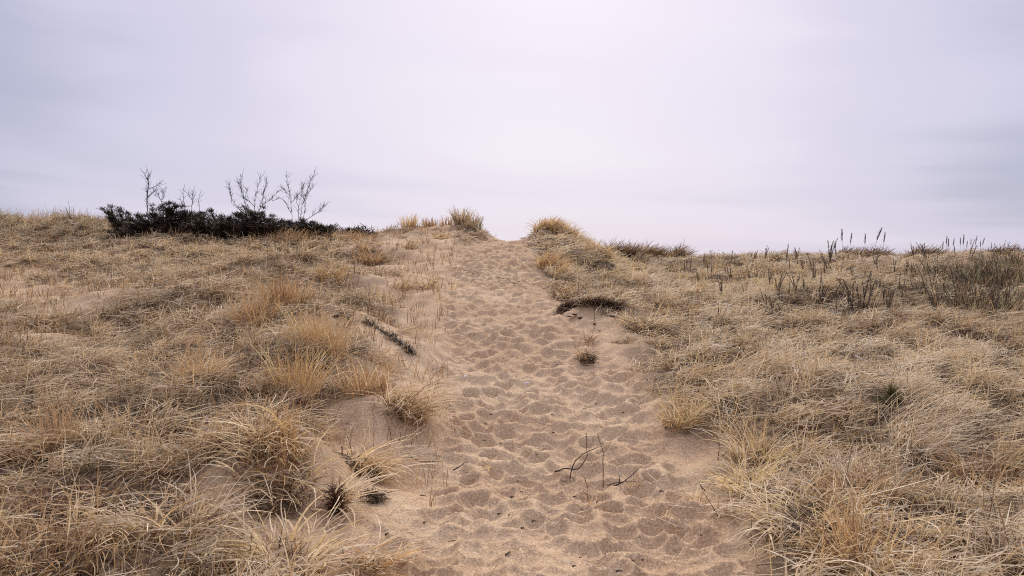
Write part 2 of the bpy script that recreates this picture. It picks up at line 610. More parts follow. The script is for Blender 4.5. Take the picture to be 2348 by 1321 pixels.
class Tubes:
    """Collects bent round branches and links them as one mesh."""

    def __init__(self):
        self.v, self.q = [], []
        self.n = 0

    def add(self, path, r0, r1, sides=6, jitter=0.0):
        path = [Vector(p) for p in path]
        n = len(path)
        for i, p in enumerate(path):
            d = (path[min(i + 1, n - 1)] - path[max(i - 1, 0)]).normalized()
            a = d.cross(Vector((.3, .1, 1)) if abs(d.z) < .9 else Vector((1, .2, 0))).normalized()
            b = d.cross(a)
            s = i / (n - 1)
            r = r0 + (r1 - r0) * s
            for k in range(sides):
                t = 2 * math.pi * k / sides
                rr = r * (1 + jitter * random.uniform(-1, 1))
                self.v.append(p + (a * math.cos(t) + b * math.sin(t)) * rr)
        for i in range(n - 1):
            for k in range(sides):
                k2 = (k + 1) % sides
                self.q.append((self.n + i * sides + k, self.n + i * sides + k2, self.n + (i + 1) * sides + k2, self.n + (i + 1) * sides + k))
        self.q.append(tuple(self.n + k for k in reversed(range(sides))))
        self.q.append(tuple(self.n + (n - 1) * sides + k for k in range(sides)))
        self.n += n * sides

    def build(self, name, mat, parent=None, origin=None):
        o_ = Vector(origin) if origin is not None else Vector((0, 0, 0))
        me = bpy.data.meshes.new(name)
        me.from_pydata([tuple(v - o_) for v in self.v], [], self.q)
        me.polygons.foreach_set("use_smooth", np.ones(len(me.polygons), bool))
        me.materials.append(mat)
        return link(name, me, parent, origin if parent is None else None)


# ---------------------------------------------------------------- the ground sheet
def build_ground():
    fine = np.radians(np.arange(-41, 41.01, 0.115))
    coarse = np.radians(np.arange(45, 318, 4.0))
    ang = np.concatenate([fine, coarse])
    r = np.concatenate([np.linspace(.3, 2.4, 10), np.exp(np.arange(math.log(2.6), math.log(36), .0033)),
                        np.exp(np.linspace(math.log(37), math.log(2500), 46))])
    A, RR = np.meshgrid(ang, r)
    x, y = (np.sin(A) * RR).ravel(), (np.cos(A) * RR).ravel()
    z = base_height(x, y)
    pm = path_mask(x, y)
    cover = np.zeros(len(x))
    near = np.hypot(x, y) < 45
    cover[near] = grass_cover(x[near], y[near], z[near])
    sel = near & (pm > 0.01) & (y > 1.0)
    fade = 1 - sstep(24.5, 28, y)
    z[sel] += (footprints(x[sel], y[sel]) * pm[sel] * fade[sel])
    q = near & ~sel
    z[near] += (1 - pm[near]) * (0.022 * fbm(x[near] * 2.7, y[near] * 2.7, 83, 3) + 0.012 * fbm(x[near] * 7, y[near] * 7, 87, 2))
    na, nr = len(ang), len(r)
    i, j = np.meshgrid(np.arange(nr - 1), np.arange(na), indexing='ij')
    j2 = (j + 1) % na
    quads = np.stack([i * na + j, (i + 1) * na + j, (i + 1) * na + j2, i * na + j2], -1).reshape(-1, 4)
    verts = np.stack([x, y, z], -1)
    c = len(verts)
    verts = np.vstack([verts, [[0, 0, z[:na].mean()]]])
    tri = np.stack([np.full(na, c), np.arange(na), (np.arange(na) + 1) % na], -1)
    loops = np.concatenate([quads.ravel(), tri.ravel()])
    starts = np.concatenate([np.arange(len(quads)) * 4, len(quads) * 4 + np.arange(na) * 3])
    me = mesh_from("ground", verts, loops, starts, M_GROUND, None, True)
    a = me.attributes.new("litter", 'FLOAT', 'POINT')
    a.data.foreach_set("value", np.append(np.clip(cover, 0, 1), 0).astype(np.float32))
    o = link("ground", me)
    tag(o, "sandy dune ground with a trodden sand path climbing to a notch on the crest", "ground", kind="structure")


build_ground()

# ---------------------------------------------------------------- dune grass
PAL = np.array([
    (.88, .70, .435),    # 0 pale straw
    (.74, .58, .38),    # 1 grey straw
    (.61, .385, .18),    # 2 tan
    (.57, .35, .16),    # 3 orange
    (.28, .16, .075),  # 4 brown
    (.072, .048, .03),  # 5 dark dead
    (.80, .59, .275),    # 6 yellow straw
    (.30, .28, .15),    # 7 olive
    (.20, .085, .042),  # 8 rust dark
])


def pick_cols(probs):
    """probs (n,8) -> colours"""
    c = np.cumsum(probs / probs.sum(1, keepdims=True), 1)
    k = (rng.random(len(probs))[:, None] > c).sum(1)
    k = np.clip(k, 0, 7)
    return PAL[k] * rng.uniform(.72, 1.16, (len(probs), 1))


def region_probs(x, y):
    n = len(x)
    u = x / np.maximum(y, 1)
    pr = np.tile(np.array([.30, .15, .26, .11, .14, .08, .08, .01]), (n, 1))
    right = sstep(.05, .25, u)[:, None]
    pr = pr * (1 - right) + np.array([.36, .14, .18, .04, .09, .06, .28, .01]) * right
    far_r = (sstep(17, 22, y) * sstep(.10, .2, u))[:, None]
    pr = pr * (1 - .8 * far_r) + .8 * far_r * np.array([.10, .16, .26, .08, .26, .10, .02, .08])
    far_l = (sstep(20, 25, y) * sstep(-.2, -.36, u))[:, None]
    pr = pr * (1 - .85 * far_l) + .85 * far_l * np.array([.06, .12, .16, .10, .28, .16, .0, .22])
    mid_r = (sstep(.08, .13, u) * sstep(15, 18, y) * (1 - sstep(.25, .4, u)) * (1 - sstep(22, 26, y)))[:, None]
    pr = pr * (1 - .7 * mid_r) + .7 * mid_r * np.array([.15, .02, .25, .10, .03, .01, .50, .0])
    a = fbm(x * .55, y * .55, 101, 2)
    b = fbm(x * .8, y * .8, 107, 2)
    left = 1 - right[:, 0]
    pr[:, 3] += (sstep(.12, .38, a) * (.25 + .75 * left)) * .55
    pr[:, 2] += sstep(.10, .38, a) * .2
    pr[:, 1] += sstep(.10, .35, b) * .35
    pr[:, 4] += sstep(.10, .36, -b) * .30
    pr[:, 5] += sstep(.18, .4, -b) * .18
    dr = (sstep(.40, .60, u) * sstep(9, 13, y))
    pr[:, 4] += dr * .35
    pr[:, 1] += dr * .2
    return pr


def scatter(per_m2, ymin, ymax, umax=.86):
    """random ground points of the view's wedge, per_m2 a function of distance"""
    xs, ys = [], []
    edges = np.exp(np.linspace(math.log(ymin), math.log(ymax), 26))
    for a, b in zip(edges[:-1], edges[1:]):
        ymid = (a + b) / 2
        area = umax * (b * b - a * a)
        n = rng.poisson(area * per_m2(ymid))
        yy = np.sqrt(rng.uniform(a * a, b * b, n))
        xs.append(rng.uniform(-umax, umax, n) * yy)
        ys.append(yy)
    return np.concatenate(xs), np.concatenate(ys)


def clumps(x, y):
    """nearest clump centre, its number, and how far out in the clump a point lies"""
    c = .52
    wx, wy = x + .12 * fbm(x * 2.2, y * 2.2, 151, 2), y + .12 * fbm(x * 2.2 + 9, y * 2.2, 153, 2)
    gx, gy = np.floor(wx / c), np.floor(wy / c)
    best, bx, by, bi = np.full(len(x), 9.), x.copy(), y.copy(), np.zeros(len(x), np.int64)
    for dx in (-1, 0, 1):
        for dy in (-1, 0, 1):
            ix, iy = gx + dx, gy + dy
            px, py = (ix + .5 + .8 * (hash2(ix, iy, 201) - .5)) * c, (iy + .5 + .8 * (hash2(ix, iy, 202) - .5)) * c
            d = np.hypot(wx - px, wy - py) / (.24 + .2 * hash2(ix, iy, 203))
            m = d < best
            best = np.where(m, d, best)
            bx, by = np.where(m, px, bx), np.where(m, py, by)
            bi = np.where(m, (ix * 7919 + iy * 104729).astype(np.int64), bi)
    return bx, by, bi, np.clip(best, 0, 1.4) / 1.4


def build_grass():
    G = {'west': Strands(), 'east': Strands()}
    # tufts of drooping blades over old dead ones, tinted darker as shade between them
    x, y = scatter(lambda d: 92 * min(1, (7.5 / d)) ** 1.1, 2.6, 35)
    z = H(x, y)
    cov = grass_cover(x, y, z)
    keep = rng.random(len(x)) < cov ** 1.15
    x, y, cov = x[keep], y[keep], cov[keep]
    cx, cy, cid, q = clumps(x, y)
    pull = .62
    x, y = cx + (x - cx) * pull, cy + (y - cy) * pull
    keep = rng.random(len(x)) < 1.05 - .5 * q
    x, y, cov, cid, q = x[keep], y[keep], cov[keep], cid[keep], q[keep]
    c1_, c2_, c3_ = [hash2(cid, cid * 0 + k, 9) for k in (1, 2, 3)]
    nb = rng.integers(10, 24, len(x))
    idx = np.repeat(np.arange(len(x)), nb)
    n = len(idx)
    wind = 1.9 + 1.3 * fbm(x * .4, y * .4, 121, 2) + 2.6 * (c1_ - .5) + rng.normal(0, .45, len(x))
    tall = np.clip(.70 + .75 * c2_, .6, 1.5) * (.6 + .4 * cov) * (1.12 - .35 * q)
    bx = x[idx] + rng.normal(0, .065, n)
    by = y[idx] + rng.normal(0, .065, n)
    base = np.stack([bx, by, H(bx, by) - .01], -1)
    az = wind[idx] + rng.normal(0, .6, n)
    rnd = rng.random(n) < .25
    az[rnd] = rng.uniform(0, 6.28, rnd.sum())
    L = rng.uniform(.12, .36, n) * tall[idx] * (1 + sstep(23, 26, by) * np.where(bx < -4, .55, -.25))
    th0 = np.clip(rng.normal(.62, .36, n), .03, 1.4)
    th1 = th0 + rng.uniform(.6, 2.0, n)
    kind = rng.random(n)
    old, top, stiff = kind < .19, (kind >= .19) & (kind < .42), kind > .93
    for mm in (old, top):
        th0[mm] = rng.uniform(1.05, 1.6, mm.sum())
        th1[mm] = rng.uniform(1.2, 1.9, mm.sum())
    base[old, 2] += rng.uniform(.0, .05, old.sum())
    base[top, 2] += rng.uniform(.03, .16, top.sum()) * tall[idx][top] * (1.1 - .6 * q[idx][top])
    th0[stiff] = rng.uniform(.02, .5, stiff.sum())
    th1[stiff] = th0[stiff] + rng.uniform(.05, .5, stiff.sum())
    w = rng.uniform(.0045, .0092, n) * np.clip(by / 8.0, 1, 3.0) ** .8
    pt = region_probs(x, y)
    fav = pick_cols(pt)
    col = pick_cols(pt[idx])
    mixf = rng.uniform(.15, .65, n)[:, None]
    col = col * (1 - mixf) + fav[idx] * mixf
    bleach = sstep(.62, .9, c3_)[idx] * (.75 * (bx / by > -.05) + .35)
    bl = (rng.random(n) < bleach * .8) & ~stiff
    col[bl] = np.array([.90, .73, .49]) * rng.uniform(.75, 1.1, (bl.sum(), 1))
    dull = sstep(.34, .08, c3_)[idx][:, None]
    col = col * (1 - .28 * dull)
    col[top] = col[top] * .5 + .5 * np.array([.88, .71, .47]) * rng.uniform(.6, 1.15, (top.sum(), 1))
    oldc = PAL[rng.choice([5, 5, 4, 4], n)] * rng.uniform(.5, 1.1, (n, 1))  # dead browns, dimmed further to paint shade into the gaps
    col[old] = oldc[old] * .85 + .15 * col[old]
    curl = rng.normal(0, 1.0, n)
    west = bx < np.interp(by, PY_, (PL_ + PR_) / 2)
    for key, s in (('west', west), ('east', ~west)):
        nearm = s & (by < 12)
        farm = s & ~(by < 12)
        for mm, seg in ((nearm, 5), (farm, 3)):
            G[key].add(base[mm], az[mm], L[mm], th0[mm], th1[mm], w[mm], col[mm], seg, curl[mm], tip=.35)
    print("grass blades", n)
    # short stiff brown stubs on the thinly grown sand
    x, y = scatter(lambda d: 64 * min(1, 11.0 / d), 3.0, 30)
    cov = grass_cover(x, y, H(x, y))
    pm = path_mask(x, y)
    l = np.interp(y, PY_, PL_)
    prob = np.where(x < l + .2, .60, .10) * (1 - .98 * pm) * sstep(-.35, .1, fbm(x * 1.1, y * 1.1, 141, 2) + .05)
    keep = rng.random(len(x)) < prob
    x, y = x[keep], y[keep]
    nb = rng.integers(2, 7, len(x))
    idx = np.repeat(np.arange(len(x)), nb)
    n = len(idx)
    bx, by = x[idx] + rng.normal(0, .03, n), y[idx] + rng.normal(0, .03, n)
    base = np.stack([bx, by, H(bx, by) - .02], -1)
    col = PAL[rng.choice([2, 4, 4, 5, 0, 3], n)] * rng.uniform(.7, 1.1, (n, 1))
    th0 = np.abs(rng.normal(.1, .25, n))
    w = rng.uniform(.004, .007, n) * np.clip(by / 9, 1, 3) ** .7
    G['west'].add(base, rng.uniform(0, 6.28, n), rng.uniform(.08, .28, n), th0, th0 + rng.uniform(0, .7, n), w, col, 3)
    for key, lab in (('west', "dry straw coloured beach grass covering the dune slope below the dark evergreen shrubs"),
                     ('east', "dry yellowish beach grass covering the dune slope below the plumed seed stalks")):
        tag(G[key].build("beach_grass", M_BLADE), lab, "grass", kind="stuff")
    # loose straw lying on sand
    S = Strands()
    x, y = scatter(lambda d: 60 * min(1, 6.0 / d) ** 1.3, 3.0, 26)
    cov = grass_cover(x, y, H(x, y))
    pm = path_mask(x, y)
    l, r = np.interp(y, PY_, PL_), np.interp(y, PY_, PR_)
    edge = np.exp(-np.maximum(0, np.minimum(x - l, r - x)) / .22)
    keep = rng.random(len(x)) < np.clip(.35 * (1 - pm) + .42 * edge * pm + .08, 0, 1) * (1 - .4 * cov)
    x, y = x[keep], y[keep]
    n = len(x)
    base = np.stack([x, y, H(x, y) + .012], -1)
    col = PAL[rng.choice([0, 0, 1, 2, 4, 6, 5], n)] * rng.uniform(.75, 1.15, (n, 1))
    S.add(base, rng.uniform(0, 6.28, n), rng.uniform(.06, .34, n), rng.uniform(1.25, 1.55, n), rng.uniform(1.45, 1.75, n),
          rng.uniform(.003, .006, n) * np.clip(y / 8, 1, 2.5), col, 4, rng.normal(0, .9, n))
    tag(S.build("straw_litter", M_BLADE), "loose dry straw strands scattered over the bare sand beside the path", "straw", kind="stuff")


build_grass()


# ---------------------------------------------------------------- tussocks one can tell apart
def tussock(px, py, label, r=.16, n=160, L=(.35, .7), th0=.35, droop=1.5, cols=(0, 1, 2), az=None, spread=1.2, thatch=0,
            name="grass_tussock", cat="grass tussock", group="distinct grass tussocks on the dune", width=.005, stems=0, stem_cols=(3, 2), lift=0.0,
            stemL=(.45, .75), thatch_col=(5, 5, 4), at=None):
    c = ground_at(px, py) if at is None else at
    root = empty(name, c)
    tag(root, label, cat, group)
    wsc = max(1.0, c.y / 7.5) ** .8
    S = Strands()
    rr = r * np.sqrt(rng.random(n))
    a = rng.uniform(0, 6.28, n)
    bx, by = c.x + rr * np.cos(a), c.y + rr * np.sin(a)
    base = np.stack([bx, by, H(bx, by) + lift * (1 - rr / r) - .01], -1)
    if az is None:
        azz = np.arctan2(bx - c.x, by - c.y) + rng.normal(0, .8, n)
    else:
        azz = az + rng.normal(0, spread, n)
    t0 = np.abs(rng.normal(th0, .22, n))
    t1 = t0 + rng.uniform(.4, 1.0, n) * droop
    col = PAL[rng.choice(cols, n)] * rng.uniform(.75, 1.2, (n, 1))
    S.add(base, azz, rng.uniform(L[0] * .55, L[1] * .8, n), t0, t1, rng.uniform(.8, 1.6, n) * width * 1.15 * wsc, col, 6 if c.y < 12 else 4, rng.normal(0, .75, n), tip=.3)
    S.build("blades", M_BLADE, root).location = (0, 0, 0)
    root_fix(root, c)
    if stems:
        T = Strands()
        rr = r * .6 * np.sqrt(rng.random(stems))
        a = rng.uniform(0, 6.28, stems)
        bx, by = c.x + rr * np.cos(a), c.y + rr * np.sin(a)
        base = np.stack([bx, by, H(bx, by) + lift * .7], -1)
        t0 = np.abs(rng.normal(.12, .14, stems))
        col = PAL[rng.choice(stem_cols, stems)] * rng.uniform(.75, 1.2, (stems, 1))
        T.add(base, rng.uniform(0, 6.28, stems), rng.uniform(*stemL, stems) * .72, t0, t0 + rng.uniform(.0, .5, stems), rng.uniform(.6, 1.1, stems) * width * .8 * wsc, col, 4)
        T.build("upright_stems", M_BLADE, root)
        root_fix(root, c)
    if thatch:
        T = Strands()
        rr = r * 1.1 * np.sqrt(rng.random(thatch))
        a = rng.uniform(0, 6.28, thatch)
        bx, by = c.x + rr * np.cos(a), c.y + rr * np.sin(a) - r * .4
        base = np.stack([bx, by, H(bx, by) + rng.uniform(0, .08 + lift * .5, thatch)], -1)
        t0 = rng.uniform(.9, 1.75, thatch)
        col = PAL[rng.choice(thatch_col, thatch)] * rng.uniform(.6, 1.1, (thatch, 1))  # dead brown thatch, its dark tones also standing in for shade under the tuft
        T.add(base, rng.uniform(0, 6.28, thatch), rng.uniform(.05, .15, thatch), t0, t0 + .5, rng.uniform(.004, .008, thatch) * wsc, col, 3, rng.normal(0, .8, thatch))
        T.build("thatch", M_BLADE, root)
        root_fix(root, c)
    return root


def root_fix(root, c):
    """children are collected in place: express them from their root's origin"""
    for o in COL.objects:
        if o.parent is root and not o.get('fixed_'):
            n = len(o.data.vertices)
            co = np.empty(n * 3, np.float32)
            o.data.vertices.foreach_get("co", co)
            co = co.reshape(-1, 3) - np.array(c, np.float32)
            o.data.vertices.foreach_set("co", co.ravel())
            o.data.update()
            o['fixed_'] = 1


# --- THINGS ---
TR = math.pi / 2      # azimuth: 0 away up the path, pi/2 east, pi back towards the foot of the path


def crest_at(px, y0=21.0, y1=40.0):
    """The point of the dune's crest that stands against the sky in a given direction."""
    ys = np.arange(y0, y1, .05)
    xs = (px - CX) / F * ys
    k = int(np.argmax((H(xs, ys) - EYE) / ys))
    return Vector((xs[k], ys[k], float(H(xs[k], ys[k]))))


def build_tussocks():
    tk = tussock
    # western bank, near
    tk(640, 1058, "large tussock with orange stems whose long pale blades hang over a dark undercut hollow", r=.26, n=300, L=(.35, .62), th0=.75, droop=1.5, az=math.pi + .15, spread=1.1,
       cols=(0, 0, 1, 2, 6), thatch=260, stems=70, lift=.08, width=.0065, stemL=(.3, .6), thatch_col=(5, 5, 5, 4))
    tk(700, 960, "reddish brown clump of dead thatch at the rim of the bare sand scoop", r=.17, n=50, L=(.15, .35), th0=.6, cols=(2, 3, 4), thatch=900, lift=.16,
       stems=30, stem_cols=(3, 2), thatch_col=(8, 8, 8, 5), stemL=(.25, .5))
    tk(835, 1080, "tussock on a sand nose with blades streaming down towards the path", r=.13, n=150, L=(.40, .8), th0=.85, droop=1.0,
       cols=(0, 0, 1, 6, 2), az=2.2, spread=.55, thatch=180, stems=16, width=.007, stemL=(.12, .3), stem_cols=(4, 2))
    tk(925, 935, "grey and straw tussock with dark twigs tangled in it, spilling down onto the path edge", r=.20, n=330, L=(.5, .95), th0=.95, droop=.9,
       cols=(1, 1, 0, 0, 2, 4), az=2.25, spread=.5, thatch=160, stems=10, stem_cols=(5, 4), stemL=(.15, .4))
    tk(655, 1300, "pale low tussock of thick arching blades at the very bottom of the western bank", r=.20, n=210, L=(.3, .6), th0=.75, droop=1.3, cols=(0, 0, 0, 1, 6),
       thatch=160, stems=22, stem_cols=(4, 5, 2), width=.0085, stemL=(.15, .35))
    tk(772, 1168, "peaked tuft of two pale blade bundles leaning together like a tent over dark soil", r=.05, n=46, L=(.4, .75), th0=1.0, droop=.7, cols=(0, 0, 1), az=2.2,
       spread=.75, thatch=420, stems=6, stem_cols=(4,), width=.008, lift=.16, stemL=(.12, .22), thatch_col=(5, 8, 8))
    tk(835, 1300, "sparse pale tuft trailing long blades across sand at the bottom of the path edge", r=.12, n=80, L=(.35, .75), th0=1.0, droop=.8, cols=(0, 0, 1, 2), az=2.0, spread=.8,
       thatch=50, width=.0075)
    tk(135, 1040, "tall fan of orange brown stems rising from grey matted grass near the western edge", r=.13, n=140, L=(.35, .7), th0=.30, droop=.6, cols=(3, 3, 4, 2), az=-.8, spread=.8,
       thatch=150, width=.005)
    tk(170, 1165, "dark red brown heap of rotting thatch below the tall orange fan", r=.26, n=60, L=(.2, .4), th0=.9, cols=(4, 2, 1), thatch=800, thatch_col=(5, 8, 8, 4), lift=.08)
    tk(400, 1215, "broad mat of arching pale blades over a black gap left of the sand hollow", r=.24, n=260, L=(.3, .6), th0=.7, droop=1.4, cols=(0, 1, 1, 2), thatch=330, width=.007)
    tk(70, 1275, "low rusty orange grass patch in the near western corner", r=.3, n=260, L=(.15, .4), th0=.5, cols=(3, 3, 4, 2), thatch=200, width=.005)
    tk(455, 870, "tan tussock with upright tips in the middle of the western slope", r=.22, n=240, L=(.3, .55), cols=(2, 2, 0, 3), stems=50, thatch=90)
    tk(245, 880, "greyish bleached tussock flattened sideways on the western slope", r=.28, n=260, L=(.3, .6), th0=.9, cols=(1, 1, 0, 4), az=-1.2, thatch=110)
    tk(830, 905, "tan upright tussock just above the bare sand scoop", r=.22, n=240, L=(.3, .6), th0=.3, droop=.9, cols=(2, 2, 3, 0), stems=60, thatch=120, stemL=(.3, .6))
    tk(680, 905, "tall golden orange tussock directly behind the reddish thatch clump", r=.22, n=220, L=(.45, .8), th0=.22, droop=.8, cols=(3, 2, 6, 2), stems=80, thatch=60, stemL=(.5, .8))
    tk(735, 800, "tall orange grass clump beside a purplish dead patch on the bank", r=.28, n=280, L=(.4, .75), th0=.25, droop=.8, cols=(3, 3, 2, 6), stems=70, thatch=80)
    tk(655, 700, "rust red grass clump, the reddest on the upper western bank", r=.30, n=300, L=(.35, .65), th0=.3, droop=.8, cols=(3, 3, 4), stems=60)
    tk(585, 735, "dull orange grass clump behind the golden tussocks of the bank", r=.26, n=220, L=(.3, .6), th0=.35, cols=(3, 2, 2), stems=40)
    tk(760, 640, "yellow brown loose tuft on the thinly grown upper bank", r=.22, n=120, L=(.3, .55), cols=(2, 6, 3))
    tk(855, 602, "brown tussock standing alone on bare sand of the upper bank", r=.25, n=170, L=(.35, .65), th0=.4, cols=(4, 2, 2, 3), thatch=100)
    tk(838, 575, "smaller brown tussock just uphill of the lone brown tussock", r=.2, n=110, L=(.3, .55), cols=(2, 4, 0))
    tk(940, 570, "small tuft with a dark base on the sand face below the crest", r=.18, n=80, L=(.25, .5), cols=(2, 4, 0), az=2.2)
    tk(1010, 550, "drooping tuft leaning down the sand face below the spiky crest tufts", r=.22, n=120, L=(.3, .6), th0=.7, cols=(2, 4, 0), az=2.3)
    tk(925, 660, "sparse brown tuft on the path's western sand slope, halfway up", r=.2, n=60, L=(.25, .5), cols=(4, 2, 0), az=2.2)
    tk(970, 660, "straw tuft bent downhill at the edge of the trodden sand", r=.22, n=90, L=(.3, .55), th0=.8, cols=(0, 4, 2), az=2.4)
    tk(862, 1150, "dark fibrous root lump at the foot of the sand nose", r=.06, n=8, L=(.1, .3), th0=.8, cols=(1, 4), thatch=200, thatch_col=(5, 5, 5, 4), name="root_lump", cat="roots", group="dark root lumps in the western sand")
    tk(640, 1160, "dark root lump spread in the small sand hollow", r=.15, n=8, L=(.1, .25), th0=1.0, cols=(1, 4), thatch=240, thatch_col=(5, 5, 5, 4), name="root_lump", cat="roots", group="dark root lumps in the western sand")
    # western crest
    for px, py, lab, n, L, cols in (
            (1058, 524, "tallest spiky tuft on the crest beside the sand notch", 230, (.4, .8), (2, 0, 4, 7)),
            (1086, 524, "spiky tuft at the western lip of the sand notch", 200, (.35, .65), (2, 4, 7, 0)),
            (1024, 526, "thin spiky tuft just before the tallest crest tuft", 70, (.3, .55), (2, 4, 0)),
            (985, 530, "low orange tinted tuft on the crest between two spiky ones", 130, (.25, .5), (3, 2, 4)),
            (938, 534, "upright straw tuft on the crest nearest the small evergreen", 150, (.35, .6), (0, 2, 6)),
            (900, 538, "tiny sprig of grass on the bare crest sand", 45, (.2, .4), (2, 4, 7))):
        tk(px, py, lab, r=.22, n=n, L=L, th0=.25, droop=.5, cols=cols, group="grass tufts on the western crest", at=crest_at(px))
    for px, py, lab in ((640, 556, "orange wind-bent tuft under the twin bare saplings"), (700, 556, "orange wind-bent tuft below the last bare sapling"),
                        (758, 556, "orange wind-bent tuft between the evergreens"), (815, 556, "rusty tuft in front of the smallest evergreen")):
        tk(px, py, lab, r=.4, n=230, L=(.35, .65), th0=.7, droop=.6, cols=(3, 3, 2, 4), az=.9, spread=.5, group="orange tufts in front of the evergreens")
    # eastern side of the notch
    for px, py, lab, r, n, L, cols in (
            (1242, 560, "golden tussock capping the eastern lip of the sand notch", .32, 420, (.4, .75), (6, 3, 0, 2)),
            (1262, 548, "small golden tussock on the crown of the eastern spur behind the capping one", .3, 260, (.35, .6), (6, 0, 3)),
            (1338, 596, "low straw tussock fourth along the crest line of the eastern spur", .36, 320, (.35, .6), (6, 0, 2)),
            (1368, 598, "straw tussock lowest along the crest line of the eastern spur", .36, 300, (.3, .6), (6, 0, 2, 4)),
            (1278, 572, "golden tussock second down from the notch on the eastern spur", .34, 380, (.4, .75), (6, 0, 2)),
            (1318, 592, "straw tussock third down from the notch on the eastern spur", .34, 340, (.35, .7), (6, 0, 2, 7)),
            (1262, 615, "golden tussock overhanging the path side of the eastern spur", .3, 300, (.4, .7), (6, 3, 2)),
            (1300, 640, "shaggy tussock halfway down the eastern spur", .34, 320, (.4, .7), (6, 0, 2, 4)),
            (1300, 685, "tan tussock right above the dark turf edge", .24, 240, (.35, .6), (2, 0, 4))):
        tk(px, py, lab, r=r, n=n, L=L, th0=.6, droop=1.1, cols=cols, az=1.9, spread=1.0, group="tussocks on the spur east of the notch",
           at=crest_at(px + 4, 18.5, 26.5) if py < 600 else None)
    tk(1478, 752, "tussock with a blackish heart at the top of the eastern sand bank", r=.26, n=260, L=(.3, .55), th0=.6, cols=(0, 6, 2, 4), thatch=420, thatch_col=(5, 5, 4))
    tk(1565, 722, "dark brown bushy tuft in pale grass behind the black hearted tussock", r=.26, n=200, L=(.25, .5), cols=(4, 5, 2), thatch=200)
    tk(1345, 828, "small brown tuft on a dark clod standing alone on the eastern sand", r=.10, n=60, L=(.2, .42), th0=.3, cols=(3, 2, 4), thatch=220, thatch_col=(5, 5, 4))
    tk(1350, 790, "tiny upright sprig just above the lone brown tuft", r=.06, n=26, L=(.2, .42), th0=.25, cols=(0, 2, 4), thatch=30)
    tk(1560, 970, "golden tussock at the eastern path edge with grey litter at its foot", r=.15, n=170, L=(.3, .52), th0=.5, cols=(6, 6, 0, 2), thatch=140, stems=30, stem_cols=(6, 2))
    tk(1735, 1060, "tall yellow tussock behind the pale base tuft of the eastern edge", r=.17, n=190, L=(.3, .55), th0=.45, droop=1.4, cols=(6, 6, 2, 0), thatch=140, stems=26, stem_cols=(6, 2))
    tk(1712, 1128, "yellow tuft with a tight pale base on the eastern path edge", r=.11, n=150, L=(.3, .55), th0=.5, cols=(6, 6, 0), thatch=60, width=.006)
    tk(1850, 1200, "large arching tussock with dark gap beneath at the eastern edge", r=.26, n=260, L=(.35, .68), th0=.75, droop=1.7, cols=(0, 0, 6, 1), thatch=380, width=.007, thatch_col=(5, 5, 4))
    tk(1960, 1300, "brownish upright tuft at the bottom of the eastern grass", r=.18, n=200, L=(.3, .6), th0=.3, cols=(2, 4, 6), stems=40, width=.0065)
    tk(2255, 1130, "rusty tuft over a dark gap near the far eastern edge", r=.2, n=220, L=(.3, .6), th0=.4, cols=(3, 2, 4), thatch=300, thatch_col=(5, 5, 4))
    tk(2090, 1010, "bleached tussock combed flat in the middle of the eastern grass", r=.3, n=330, L=(.4, .75), th0=.9, droop=.9, cols=(0, 1, 1), az=1.8, spread=.5, thatch=150)
    tk(1720, 860, "bleached wavy tussock near the top of the eastern path edge", r=.34, n=360, L=(.4, .75), th0=.9, droop=.9, cols=(0, 1, 1), az=1.9, spread=.5, thatch=200)
    tk(1960, 1150, "dim brown tuft sunk in the pale grass east of the arching tussock", r=.22, n=200, L=(.3, .55), th0=.5, cols=(4, 2, 3), thatch=260)
    # eastern skyline
    for px, py, lab, r, n in ((1395, 590, "feathery grass tuft at the foot of the eastern spur", .22, 120), (1435, 590, "dark rounded grass clump first along the eastern skyline", .45, 420),
                              (1490, 588, "dark wind-bent grass clump second along the eastern skyline", .45, 360), (1545, 588, "flattened dark grass clump third along the eastern skyline", .4, 240)):
        tk(px, py, lab, r=r * 1.25, n=int(n * 1.7), L=(.5, .95), th0=.75, droop=.8, cols=(2, 4, 4, 5), az=1.7, spread=.9, lift=.12, group="dark grass clumps on the eastern skyline", at=crest_at(px, 25))
    for px, py, lab in ((1945, 585, "dark brown grass clump under the tall seed plumes"), (1990, 585, "broad dark brown grass clump at the end of the tall seed plumes"),
                        (2120, 585, "dark grass clump between the two groups of seed plumes"), (2300, 585, "dark grass clump under the last seed plumes")):
        tk(px, py, lab, r=.6, n=520, L=(.4, .75), th0=.7, droop=.8, cols=(4, 5, 5, 2), az=1.6, spread=1.0, lift=.08, group="dark grass clumps on the eastern skyline", at=crest_at(px, 25))
    # dark leafless scrub
    for px, py, lab, n in ((2300, 655, "densest dark leafless scrub at the eastern edge of the dune", 700), (2245, 705, "lower dark leafless scrub in front of the densest one", 360),
                           (2210, 640, "thin greyish scrub beside the densest dark scrub", 300), (2335, 620, "small dark scrub on the slope just behind the densest one", 300)):
        tk(px, py, lab, r=1.0, n=int(n * 2.2), L=(.35, .8), th0=.45, droop=.5, cols=(4, 5, 5, 5, 7), name="leafless_scrub", cat="scrub", group="dark scrub at the eastern edge", width=.005)
    # sprigs in the sand
    for px, py, lab, n in ((1450, 1115, "pale sprig lying by the low forked twig", 16), (1355, 1155, "thin brown sprig below the upright twig", 14),
                           (1590, 1150, "yellowish sprig at the eastern path edge", 40), (1130, 1075, "thin straw sprig alone in the western half of the path", 10),
                           (1510, 1190, "sparse sprig on bare sand before the eastern grass", 12)):
        tk(px, py, lab, r=.05, n=n, L=(.10, .26), th0=.7, droop=.8, cols=(0, 2, 4, 6), name="grass_sprig", cat="grass sprig", group="sprigs in the path sand", width=.004)


build_tussocks()


